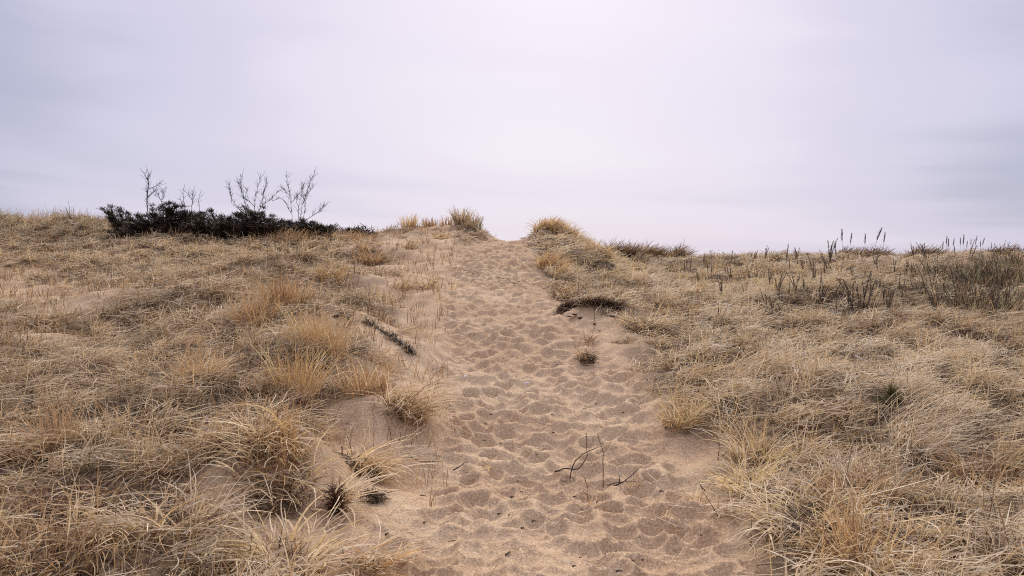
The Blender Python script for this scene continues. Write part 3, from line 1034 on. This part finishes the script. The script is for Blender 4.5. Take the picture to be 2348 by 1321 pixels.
# ---------------------------------------------------------------- dark evergreens on the western crest
NEEDLE = np.array([(.036, .034, .018), (.058, .050, .026), (.085, .043, .024), (.125, .068, .040), (.022, .017, .011)])


def juniper(px, Y, hw, hh, label, tips=(), nb=46, depth=.9):
    x = (px - CX) / F * Y
    c = Vector((x, Y, float(H(x, Y)) - .05))
    root = empty("juniper_shrub", c)
    tag(root, label, "evergreen shrub", "dark evergreens on the western crest")
    T, S = Tubes(), Strands()
    ends = []
    for k in range(nb):
        u = rng.uniform(-1, 1)
        v = rng.uniform(-1, 1)
        top = hh * (1 - .75 * abs(u) ** 3.0) * (1 - .35 * v * v) * (rng.uniform(.35, 1.05) if rng.random() < .75 else rng.uniform(.1, .4))
        ends.append(Vector((u * hw, v * depth, top)))
    ends += [Vector(t) for t in tips]
    for k, e in enumerate(ends):
        st = Vector((e.x * .25 + rng.normal(0, .08), e.y * .25, 0))
        mid = st.lerp(e, .5) + Vector((rng.normal(0, .06), rng.normal(0, .06), (.12 if k < nb else -.02) * hh))
        path = []
        for i in range(6):
            t = i / 5
            path.append(c + st * (1 - t) ** 2 + mid * 2 * t * (1 - t) + e * t * t)
        T.add(path, .022, .006, 5, .15)
        nc = 9
        ts = rng.uniform(.30, 1.0, nc) if k < nb else rng.uniform(.45, 1.0, nc + 4)
        for t in ts:
            p = c + st * (1 - t) ** 2 + mid * 2 * t * (1 - t) + e * t * t
            n = 34
            out = math.atan2(e.x - st.x, e.y - st.y)
            az = out + rng.normal(0, 1.1, n)
            b = np.array(p)[None] + rng.normal(0, (.055, .055, .022), (n, 3))
            th = np.clip(rng.normal(1.15, .35, n), .2, 1.9)
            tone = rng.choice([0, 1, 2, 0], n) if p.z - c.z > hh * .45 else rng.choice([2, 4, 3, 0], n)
            S.add(b, az, rng.uniform(.05, .13, n), th, th - rng.uniform(.1, .6, n), rng.uniform(.012, .022, n), NEEDLE[tone] * rng.uniform(.7, 1.3, (n, 1)), 2, ground=False)
    # dead inner sprays under the green ones
    n = int(1500 * hw)
    b = np.stack([c.x + rng.uniform(-1, 1, n) * hw, c.y + rng.uniform(-1, 1, n) * depth, np.zeros(n)], -1)
    uu = (b[:, 0] - c.x) / hw
    b[:, 2] = H(b[:, 0], b[:, 1]) + rng.uniform(0, 1, n) * hh * .62 * (1 - .8 * np.abs(uu) ** 2.2)
    th = rng.uniform(.9, 1.7, n)
    S.add(b, rng.uniform(0, 6.28, n), rng.uniform(.10, .26, n), th, th + rng.normal(0, .3, n), rng.uniform(.016, .03, n), NEEDLE[rng.choice([2, 4, 3, 4], n)] * rng.uniform(.6, 1.2, (n, 1)), 2, ground=False)
    T.build("branches", M_TWIG, root)
    S.build("foliage", M_NEEDLE, root)
    root_fix(root, c)


juniper(300, 24.6, .42, .55, "evergreen shrub with a sprig jutting up and outward, outermost of the dark evergreens",
        tips=[(-.85, -.1, 1.0), (-.72, .1, .92), (-.60, 0, 1.02), (-.35, 0, .98), (-.15, .1, .88), (-.5, .1, .8)], nb=14, depth=.5)
juniper(400, 23.6, 1.55, 1.16, "widest dark evergreen shrub, beneath the slender bare sapling", nb=130)
juniper(510, 23.2, 1.3, 1.0, "low dark evergreen shrub between the widest one and the tall dense one", nb=90)
juniper(592, 23.0, 1.1, 1.14, "tall dense evergreen shrub at the foot of the many-stemmed sapling", nb=100)
juniper(692, 23.2, 1.15, .72, "evergreen shrub at the foot of the forked bare sapling", nb=80)
juniper(765, 23.8, .70, .52, "thin evergreen shrub with gaps between its sprays, beside the bare crest sand", nb=24, depth=.5)
juniper(822, 24.2, .5, .56, "smallest evergreen shrub, nearest the sandy notch", nb=22, depth=.4)


# ---------------------------------------------------------------- bare saplings
def sapling(lines, Y, label, r=.0105, group="bare saplings among the evergreens", tw=3):
    """lines: stems as outlines in photo pixels, each given its own depth"""
    bx = lines[0][0][0]
    x = (bx - CX) / F * Y
    c = Vector((x, Y, float(H(x, Y)) - .03))
    root = empty("bare_sapling", c)
    tag(root, label, "bare tree", group)
    for k, ln in enumerate(lines):
        T = Tubes()
        dep = random.uniform(-.35, .35) if k else 0
        P3 = [Vector(((px - CX) / F * Y, Y + dep * i / max(1, len(ln) - 1), EYE + (HY - py) / F * Y)) for i, (px, py) in enumerate(ln)]
        if k == 0:
            P3[0].z = min(P3[0].z, c.z)
        # finer bends
        Q = []
        for a, b in zip(P3[:-1], P3[1:]):
            for t in (0, .34, .67):
                Q.append(a.lerp(b, t) + Vector((random.gauss(0, .008), random.gauss(0, .008), 0)))
        Q.append(P3[-1])
        rr = r if k == 0 else r * .72
        T.add(Q, rr, .004, 6)
        for i in range(2, len(Q)):
            for _ in range(tw if random.random() < .8 else 0):
                d = (Q[i] - Q[i - 1]).normalized()
                a = Vector((random.uniform(-1, 1), random.uniform(-.6, .6), random.uniform(.1, .9))).normalized()
                e = Q[i] + (d * .7 + a) * random.uniform(.05, .19)
                T.add([Q[i], Q[i].lerp(e, .5) + Vector((random.gauss(0, .01), 0, random.gauss(0, .01))), e], .0045, .0025, 4)
        T.build("trunk" if k == 0 else "branch", M_GREYTWIG, root)
        root_fix(root, c)


def cp(x0, y0, lst, s=3.477):
    return [(x0 + a / s, y0 + b / s) for a, b in lst]


c2 = lambda *l: cp(500, 380, l)
c1 = lambda *l: cp(0, 380, l)
sapling([c2((300, 480), (292, 360), (295, 250), (318, 175), (335, 105)), c2((275, 440), (232, 350), (195, 220), (186, 165), (200, 95)), c2((195, 215), (168, 165), (152, 135)),
         c2((310, 430), (335, 320), (350, 240), (358, 180), (368, 115)), c2((300, 400), (345, 330), (380, 300), (425, 280), (455, 245), (490, 218)),
         c2((240, 420), (170, 350), (110, 292), (75, 235), (62, 175)), c2((110, 292), (118, 225), (120, 165)), c2((292, 330), (262, 290), (228, 272)), c2((380, 300), (395, 268), (380, 240)),
         c2((430, 280), (462, 262)), c2((208, 300), (212, 235), (214, 190))],
        23.3, "many-stemmed bare sapling rising from the tall dense evergreen")
sapling([c2((635, 560), (640, 440), (643, 330), (660, 250), (682, 165)), c2((600, 520), (585, 300), (580, 220), (578, 135), (570, 100)), c2((580, 250), (545, 205), (515, 180)), c2((585, 300), (620, 250), (660, 200), (668, 170)),
         c2((650, 480), (665, 350), (690, 240), (725, 150), (740, 105), (757, 60)), c2((660, 500), (705, 330), (700, 270), (735, 225), (775, 175)), c2((655, 520), (690, 440), (745, 400), (795, 370), (820, 335), (838, 312)),
         c2((690, 330), (685, 270), (715, 210)), c2((585, 380), (555, 330), (540, 285)), c2((795, 370), (822, 352)), c2((643, 330), (622, 290), (620, 240))],
        23.5, "tallest bare sapling, forked, with one arm reaching out low over the crest")
sapling([c1((1183, 480), (1178, 340), (1172, 250), (1186, 160), (1172, 110), (1155, 65)), c1((1186, 185), (1230, 165), (1278, 138)), c1((1178, 235), (1150, 205), (1135, 180)), c1((1180, 245), (1220, 225), (1250, 205)),
         c1((1186, 150), (1180, 110), (1185, 80)), c1((1175, 300), (1150, 270), (1148, 240))],
        24.0, "slender single-stemmed bare sapling above the widest evergreen", r=.015)
sapling([c1((1320, 440), (1300, 320), (1272, 255), (1245, 200)), c1((1290, 290), (1305, 240), (1308, 205)), c1((1270, 255), (1240, 235))], 24.0, "short bent bare sapling next to the slender single-stemmed one", r=.010)
sapling([c1((1475, 430), (1470, 320), (1462, 262), (1458, 215)), c1((1470, 300), (1450, 270))], 23.8, "faint thin bare shoot farthest from the tall saplings in the evergreen row", r=.010, tw=2)
sapling([c1((1545, 440), (1530, 320), (1540, 255), (1535, 210)), c1((1530, 320), (1500, 330), (1480, 350)), c1((1538, 270), (1515, 240)), c1((1540, 270), (1565, 245))], 23.8, "faint forked bare shoot in the middle of the evergreen row", r=.010, tw=2)
sapling([c1((1600, 440), (1588, 330), (1585, 280), (1592, 230))], 23.8, "faint straight bare shoot just before the many-stemmed sapling", r=.009, tw=2)


# ---------------------------------------------------------------- seed plumes and dark stalks
def stalk_proto(name, h, head, n, cols, wid, lean=.05, hw=.022):
    """a stem with a spindle of upright spikelets, standing at the world origin"""
    T = Tubes()
    pts_ = [Vector((lean * (i / 5) ** 2 * h, 0, h * i / 5)) for i in range(6)]
    T.add(pts_, .006, .003, 5)
    st = T.build("stem", M_TWIG)
    S = Strands()
    t = rng.random(n)
    zz = h - head + head * t
    prof = np.sin(np.pi * np.clip(.12 + .85 * t, 0, 1)) ** .8
    b = np.stack([lean * (zz / h) ** 2 * h + rng.normal(0, hw * .4, n) * prof, rng.normal(0, hw * .4, n) * prof, zz], -1)
    S.add(b, rng.uniform(0, 6.28, n), head * rng.uniform(.10, .26, n), np.abs(rng.normal(.35, .2, n)), rng.uniform(0, .4, n), rng.uniform(.6, 1.2, n) * wid,
          np.array(cols)[rng.integers(0, len(cols), n)] * rng.uniform(.7, 1.2, (n, 1)), 2, ground=False)
    hd = S.build("seed_head", M_BLADE)
    return st.data, hd.data, st, hd


def weed_proto(stems, h, cols):
    T, S = Tubes(), Strands()
    for _ in range(stems):
        hh = h * random.uniform(.6, 1.0)
        lx, ly = random.gauss(0, .13), random.gauss(0, .13)
        ox, oy = random.gauss(0, .035), random.gauss(0, .035)
        f = lambda t: Vector((ox + lx * t ** 1.6 * hh, oy + ly * t ** 1.6 * hh, hh * t))
        T.add([f(i / 5) for i in range(6)], .009, .005, 4)
        n = 90
        t = rng.uniform(.35, 1.0, n)
        b = np.array([f(v) for v in t]) + rng.normal(0, .011, (n, 3))
        S.add(b, rng.uniform(0, 6.28, n), rng.uniform(.03, .12, n) * (1.25 - t), np.abs(rng.normal(.45, .25, n)), rng.uniform(0, .5, n), rng.uniform(.008, .018, n),
              np.array(cols)[rng.integers(0, len(cols), n)] * rng.uniform(.7, 1.3, (n, 1)), 2, ground=False)
    st = T.build("stem", M_TWIG)
    hd = S.build("seed_head", M_BLADE)
    return st.data, hd.data, st, hd


def stalk_place(proto, loc, rz, sc, label, cat, group, name):
    r_ = bpy.data.objects.new(name, None)
    COL.objects.link(r_)
    r_.location = loc
    r_.rotation_euler = (random.gauss(0, .04), random.gauss(0, .06), rz)
    r_.scale = (sc, sc, sc)
    for src in proto[2:]:
        o = src.copy()
        COL.objects.link(o)
        o.parent = r_
    tag(r_, label, cat, group)
    return r_


GREYS = [(.085, .075, .07), (.12, .10, .085), (.06, .055, .055)]
BROWNS = [(.17, .118, .08), (.23, .16, .105), (.12, .088, .066)]
plume_protos = [stalk_proto("plume", 1.0, .42, 130, GREYS, .011, l, .034) for l in (.04, .12, .22)]
spike_protos = [weed_proto(k, 1.0, BROWNS) for k in (1, 1, 2, 2, 3, 4)]
ordinals = ["first", "second", "third", "fourth", "fifth", "sixth", "seventh", "eighth", "ninth", "tenth", "eleventh", "twelfth", "thirteenth", "fourteenth", "fifteenth"]


def plumes(tops, what, group):
    for k, (px, py, ln) in enumerate(tops):
        Y = 30.3 + random.uniform(-.5, .6)
        x = (px - CX) / F * Y
        g = float(H(x, Y))
        top = EYE + (HY - py) / F * Y
        sc = max(.45, top - g)
        stalk_place(plume_protos[ln], (x - plume_lean[ln] * sc, Y, g), 0, sc, f"grey seed plume against the sky, {ordinals[k]} in {what}", "seed stalk", group, "seed_stalk")


plume_lean = (.04, .12, .22)
c4 = lambda a, b, l=0: (1748 + a / 3.477, 480 + b / 3.477, l)
plumes([c4(590, 262), c4(652, 168), c4(700, 198), c4(828, 205), c4(938, 152, 2), c4(966, 190)], "the taller group counted from the sandy notch", "taller group of seed plumes on the eastern skyline")
plumes([c4(1440, 262), c4(1470, 220), c4(1497, 240), c4(1522, 238), c4(1590, 232), c4(1606, 214), c4(1632, 258), c4(1668, 240), c4(1709, 222, 1), c4(1748, 258), c4(1780, 233, 2), c4(1835, 290, 1),
        c4(1864, 292), c4(1960, 312), c4(2018, 300, 1)], "the longer row counted from the sandy notch", "longer row of seed plumes on the eastern skyline")
SP = [(180, 440, 150), (540, 460, 170), (590, 430, 140), (470, 770, 140), (485, 765, 150), (455, 750, 120), (130, 700, 150), (260, 690, 130), (325, 680, 120), (810, 830, 250), (835, 800, 210), (880, 760, 120), (970, 800, 170), (1000, 860, 180),
      (1100, 700, 140), (1370, 845, 160), (1490, 825, 130), (715, 800, 200), (120, 900, 190), (225, 900, 130), (620, 1290, 340), (1660, 950, 120), (1970, 1250, 300), (1995, 1120, 200), (1830, 880, 190), (2060, 1280, 200), (1840, 800, 150),
      (60, 650, 140), (100, 640, 120), (280, 440, 110), (230, 520, 120), (650, 460, 90), (420, 600, 120), (400, 610, 90), (540, 790, 160), (760, 720, 120), (910, 840, 130), (1120, 690, 110), (1250, 700, 100), (1700, 760, 120), (1930, 830, 150), (1550, 720, 110)]
SP = [(1748 + a / 3.477, 480 + b / 3.477, h / 3.477) for a, b, h in SP]
SP += [(1570, 636, 34), (1578, 634, 38), (1622, 634, 32), (1632, 636, 28), (1600, 640, 22), (1690, 625, 30), (1668, 640, 26), (1720, 650, 30), (1430, 668, 34), (1440, 690, 30), (1780, 745, 60), (1770, 720, 34)]
for k in range(110):
    SP.append((random.gauss(1980, 190), 600 + 150 * random.random() ** 1.3, random.uniform(14, 40)))
SP = [q for q in SP if 1560 < q[0] < 2345 and q[1] < 735]
for px, py, h in SP:
    g = ground_at(px, py, 8)
    stalk_place(random.choice(spike_protos), g, random.uniform(0, 6.28), max(.25, h / F * g.y * 1.55), "slender dark brown dead weed stalk standing in the grass of the eastern slope", "weed stalk",
                "dead weed stalks scattered over the eastern slope", "weed_stalk")
for pr in plume_protos + spike_protos:
    for o in pr[2:]:
        bpy.data.objects.remove(o)


# ---------------------------------------------------------------- twigs, sticks and clods
def on_ground_path(pl, lift=0.0):
    return [ground_at(*p) + Vector((0, 0, lift)) for p in pl]


def upright_path(pl, base, depth=.1):
    """stems rising from a ground point: pixel outline at the base's distance, bending a little in depth"""
    b = ground_at(*base)
    out = []
    for i, (px, py) in enumerate(pl):
        Y = b.y + depth * math.sin(1.7 * i)
        out.append(Vector(((px - CX) / F * Y, Y, max(EYE + (HY - py) / F * Y, float(H((px - CX) / F * Y, Y)) + .004))))
    return b, out


def twig(lines, base, label, r=.007, mat=M_TWIG, name="twig", cat="twig", group=None, depth=.08):
    b = ground_at(*base)
    root = empty(name, b)
    tag(root, label, cat, group)
    for k, ln in enumerate(lines):
        T = Tubes()
        _, p = upright_path(ln, base, depth * (1 if k % 2 else -1))
        Q = []
        for u, v in zip(p[:-1], p[1:]):
            Q += [u, u.lerp(v, .5) + Vector((random.gauss(0, .004), random.gauss(0, .004), random.gauss(0, .003)))]
        Q.append(p[-1])
        T.add(Q, r if k == 0 else r * .8, r * .4, 6, .12)
        T.build("stem" if k == 0 else "side_shoot", mat, root)
        root_fix(root, b)


c7 = lambda *l: cp(1100, 900, l, 3.137)
twig([c7((540, 570), (600, 548), (660, 552), (710, 550), (745, 505), (775, 450), (770, 380), (765, 290)), c7((650, 625), (660, 560), (690, 490), (750, 440), (800, 415), (848, 395))],
     (1307, 1099), "dark forked twig with two crossing shoots sticking up in the path sand", r=.0062)
twig([c7((887, 692), (888, 560), (889, 440), (870, 370), (848, 293))], (1383, 1120), "tall thin upright twig standing in the path sand", r=.0042)
twig([c7((960, 692), (1040, 640), (1100, 590), (1165, 530)), c7((920, 670), (965, 660), (1040, 640), (1122, 640)), c7((1000, 650), (1008, 600), (1003, 572))], (1408, 1118),
     "low forked twig lying beside the tall upright one", r=.0052)
twig([c7((775, 690), (760, 630), (742, 590))], (1347, 1120), "short reddish twig leaning just before the upright one", r=.004)
twig([c7((775, 775), (765, 730), (745, 700))], (1347, 1147), "short bent twig stub under the reddish leaning one", r=.004)
twig([c7((1620, 715), (1590, 670), (1568, 640))], (1616, 1128), "thin dark twig at the eastern path edge", r=.005)
twig([cp(500, 880, ((1310, 480), (1350, 520), (1440, 545), (1545, 582)), 2.996)], (965, 1060), "curved grey root lying on sand below the grey twiggy tussock", r=.008, mat=M_GREYTWIG)
twig([cp(500, 880, ((1615, 605), (1660, 570), (1700, 535)), 2.996)], (1045, 1080), "short dark twig at the western path edge", r=.006)
twig([cp(1748, 480, ((740, 1170), (850, 1225), (1000, 1300)), 3.477)], (2035, 854), "pale bleached stick fallen across a dark gap in the eastern grass", r=.014, mat=M_PALE, name="fallen_stick", cat="stick")
twig([[(697, 892), (722, 850), (748, 815)]], (697, 896), "pale straight stem leaning in the tall orange grass of the bank", r=.008, mat=M_PALE, name="leaning_stem", cat="stem")
twig([cp(1748, 480, ((1010, 850), (1060, 815), (1120, 790)), 3.477)], (2038, 724), "curved brown stick arching low over the eastern grass", r=.014, name="fallen_stick", cat="stick")


def driftwood():
    pl = [(840, 741), (858, 748), (878, 760), (900, 774), (920, 787), (936, 799), (948, 812)]
    P3 = on_ground_path(pl, -.010)
    c = P3[3].copy()
    root = empty("driftwood_branch", c)
    tag(root, "weathered dark grey branch half buried in the western sand bank", "driftwood")
    Q = []
    for a, b in zip(P3[:-1], P3[1:]):
        for t in (0, .25, .5, .75):
            Q.append(a.lerp(b, t) + Vector((random.gauss(0, .008), random.gauss(0, .01), random.gauss(0, .012))))
    Q.append(P3[-1])
    T = Tubes()
    T.add(Q, .040, .010, 11, .42)
    T.build("wood", M_WOOD, root)
    root_fix(root, c)
    S = Strands()
    n = 700
    k = rng.integers(0, len(Q), n)
    b = np.array(Q)[k] + rng.normal(0, (.035, .03, .022), (n, 3)) - np.array((0, .03, 0))
    th = rng.uniform(.3, 1.7, n)
    S.add(b, rng.uniform(0, 6.28, n), rng.uniform(.03, .10, n), th, th + .5, rng.uniform(.005, .011, n), PAL[rng.choice([5, 5, 5, 1], n)] * rng.uniform(.35, .9, (n, 1)), 2)
    S.build("bark_fibres", M_BLADE, root)
    root_fix(root, c)


driftwood()


def turf_edge():
    pl = [(1284, 713), (1300, 706), (1320, 702), (1340, 698), (1362, 696), (1384, 696), (1402, 699), (1420, 704)]
    P3 = on_ground_path(pl, .025)
    c = P3[3].copy()
    root = empty("turf_edge", c)
    tag(root, "dark brown eroded edge of rooty turf above the eastern sand bank", "turf")
    Q = []
    for a, b in zip(P3[:-1], P3[1:]):
        for t in (0, .33, .67):
            Q.append(a.lerp(b, t) + Vector((random.gauss(0, .015), random.gauss(0, .02), random.gauss(0, .015))))
    Q.append(P3[-1])
    T = Tubes()
    T.add(Q, .040, .022, 12, .55)
    T.build("turf", M_TURF, root)
    root_fix(root, c)
    S = Strands()
    n = 1500
    k = rng.integers(0, len(Q), n)
    b = np.array(Q)[k] + rng.normal(0, (.04, .04, .03), (n, 3)) - np.array((0, .05, 0))
    th = rng.uniform(.4, 2.2, n)
    S.add(b, math.pi + rng.normal(0, 1.0, n), rng.uniform(.04, .14, n), th, th + .8, rng.uniform(.006, .013, n), PAL[rng.choice([5, 5, 8, 4], n)] * rng.uniform(.5, 1.1, (n, 1)), 3)
    S.build("root_fibres", M_BLADE, root)
    root_fix(root, c)


turf_edge()


def clod(px, py, label, r, flat=.6, group="dark clods of turf fallen on the eastern sand bank"):
    g = ground_at(px, py)
    T = Tubes()
    m = 7
    ps = [Vector((r * (2 * i / (m - 1) - 1), random.gauss(0, r * .1), r * .15)) for i in range(m)]
    v0 = len(T.v)
    T.add(ps, r, r, 9, .3)
    for i in range(m):
        s = math.sqrt(max(.04, 1 - (2 * i / (m - 1) - 1) ** 2))
        for k in range(9):
            v = T.v[v0 + i * 9 + k]
            d = v - ps[i]
            T.v[v0 + i * 9 + k] = ps[i] + Vector((d.x, d.y * s, d.z * s * flat))
    me_o = T.build("turf_clod", M_TURF)
    me_o.location = g
    me_o.rotation_euler = (0, 0, random.uniform(-.6, .6))
    tag(me_o, label, "clod", group)


clod(1331, 731, "largest dark clod lying just under the turf edge", .04, .5)
clod(1306, 727, "flat dark clod at the path side of the largest clod", .032, .35)
clod(1363, 744, "small dark clod downhill of the largest one", .022)
clod(1318, 722, "dark clod tucked against the turf edge", .034, .4)
clod(1405, 727, "brown clod under the far end of the turf edge", .036, .3)
clod(800, 732, "rounded dark brown clod on the bank above the half buried branch", .055, .9, "dark clods on the western bank")
clod(775, 727, "flat brown clod beside the rounded one on the bank", .06, .4, "dark clods on the western bank")


def seedling():
    c = ground_at(2040, 935)
    root = empty("pine_seedling", c)
    tag(root, "small olive green pine seedling with three tufts growing in the eastern grass", "seedling")
    for i, (px, py, r) in enumerate(((2040, 902, .085), (2020, 925, .075), (2062, 920, .075))):
        e = Vector(((px - CX) / F * c.y, c.y - .03 + .03 * i, EYE + (HY - py) / F * c.y))
        T = Tubes()
        T.add([c, c.lerp(e, .5) + Vector((0, 0, .02)), e], .007, .004, 5)
        T.build("stem", M_TWIG, root)
        root_fix(root, c)
        S = Strands()
        n = 170
        b = np.array(e)[None] + rng.normal(0, .015, (n, 3))
        th = np.abs(rng.normal(.9, .45, n))
        S.add(b, rng.uniform(0, 6.28, n), rng.uniform(.5, 1, n) * r * 1.4, th, th - .2, rng.uniform(.003, .005, n), np.array((.085, .075, .022))[None] * rng.uniform(.5, 1.4, (n, 1)), 2)
        S.build("needles", M_BLADE, root)
        root_fix(root, c)


seedling()


# ---------------------------------------------------------------- small debris on the sand
def chip_mesh(L, r, kind):
    T = Tubes()
    T.add([Vector((-L / 2, 0, 0)), Vector((-L * .1, random.gauss(0, L * .08), r * .5)), Vector((L * .2, random.gauss(0, L * .08), r * .5)), Vector((L / 2, 0, 0))], r, r * .45, 6, .3)
    o = T.build("chip", M_CHIP)
    me = o.data
    bpy.data.objects.remove(o)
    return me


chips = [chip_mesh(.10, .008, 0), chip_mesh(.06, .010, 1), chip_mesh(.045, .013, 2), chip_mesh(.16, .005, 3)]
proto_chip = None
CH = [(300, 730, 0), (235, 770, 1), (685, 765, 1), (205, 1180, 0), (1050, 1210, 2), (1005, 1305, 1), (1105, 1230, 1), (945, 890, 2), (830, 150, 1), (390, 940, 2), (310, 997, 2), (355, 455, 2), (410, 458, 1), (150, 378, 2), (530, 300, 2),
      (610, 655, 0), (275, 655, 2), (1310, 725, 2), (220, 890, 3), (140, 890, 2), (845, 800, 1), (1680, 655, 0), (45, 240, 2), (210, 165, 2), (880, 265, 0), (1100, 295, 0), (725, 1205, 2), (1175, 1218, 2), (735, 855, 2), (1595, 1042, 2),
      (480, 395, 2), (500, 875, 3), (1130, 1060, 3), (160, 380, 1), (680, 1275, 2)]
CH = [(1100 + a / 3.137, 900 + b / 3.137, k) for a, b, k in CH]
for a, b in ((1560, 55), (1580, 270), (1690, 610), (1710, 620), (1410, 785), (1845, 290), (1940, 420), (1425, 970), (1610, 1100), (2000, 915), (1990, 1185), (2020, 795), (1625, 240), (1830, 405), (1160, 1050)):
    CH.append((500 + a / 2.996, 880 + b / 2.996, random.choice((1, 2, 2, 0))))
for t in range(26):
    u = random.random()
    CH.append((1040 + 150 * u + random.gauss(0, 5), 617 + 34 * u + random.gauss(0, 2.0), random.choice((0, 3, 3, 1))))
for t in range(8):
    u = random.random()
    CH.append((1215 + 45 * u, 647 + 18 * u + random.gauss(0, 1.5), random.choice((0, 3))))
for t in range(14):
    CH.append((random.uniform(1010, 1500), random.uniform(760, 1000), random.choice((1, 2, 2, 3))))
first = bpy.data.objects.new("wood_chip", chips[0])
for i, (px, py, k) in enumerate(CH):
    o = first if i == 0 else first.copy()
    if i and o.data is not chips[k]:
        o.data = chips[k]
    COL.objects.link(o)
    g = ground_at(px, py)
    o.location = (g.x, g.y, g.z + .012)
    s = random.uniform(.28, .65) * max(1, (g.y / 9) ** .5)
    o.scale = (s, s, s)
    o.rotation_euler = (random.gauss(0, .15), random.gauss(0, .15), random.choice((0, .6, -.5)) + random.gauss(0, .5))
    tag(o, "tiny dark bit of wood lying on the trodden sand", "wood chip", "bits of wood scattered over the sand")


def shell(px, py, label):
    g = ground_at(px, py)
    T = Tubes()
    T.add([Vector((-.03, 0, 0)), Vector((-.012, 0, .012)), Vector((.012, .004, .012)), Vector((.03, 0, .002))], .012, .006, 7, .2)
    o = T.build("shell_fragment", M_SHELL)
    o.location = (g.x, g.y, g.z + .02)
    o.rotation_euler = (0, 0, random.uniform(-1, 1))
    tag(o, label, "shell", "white shell fragments on the path")


shell(1068, 869, "white shell fragment at the western side of the path")
shell(1208, 885, "white shell fragment in the middle of the path")
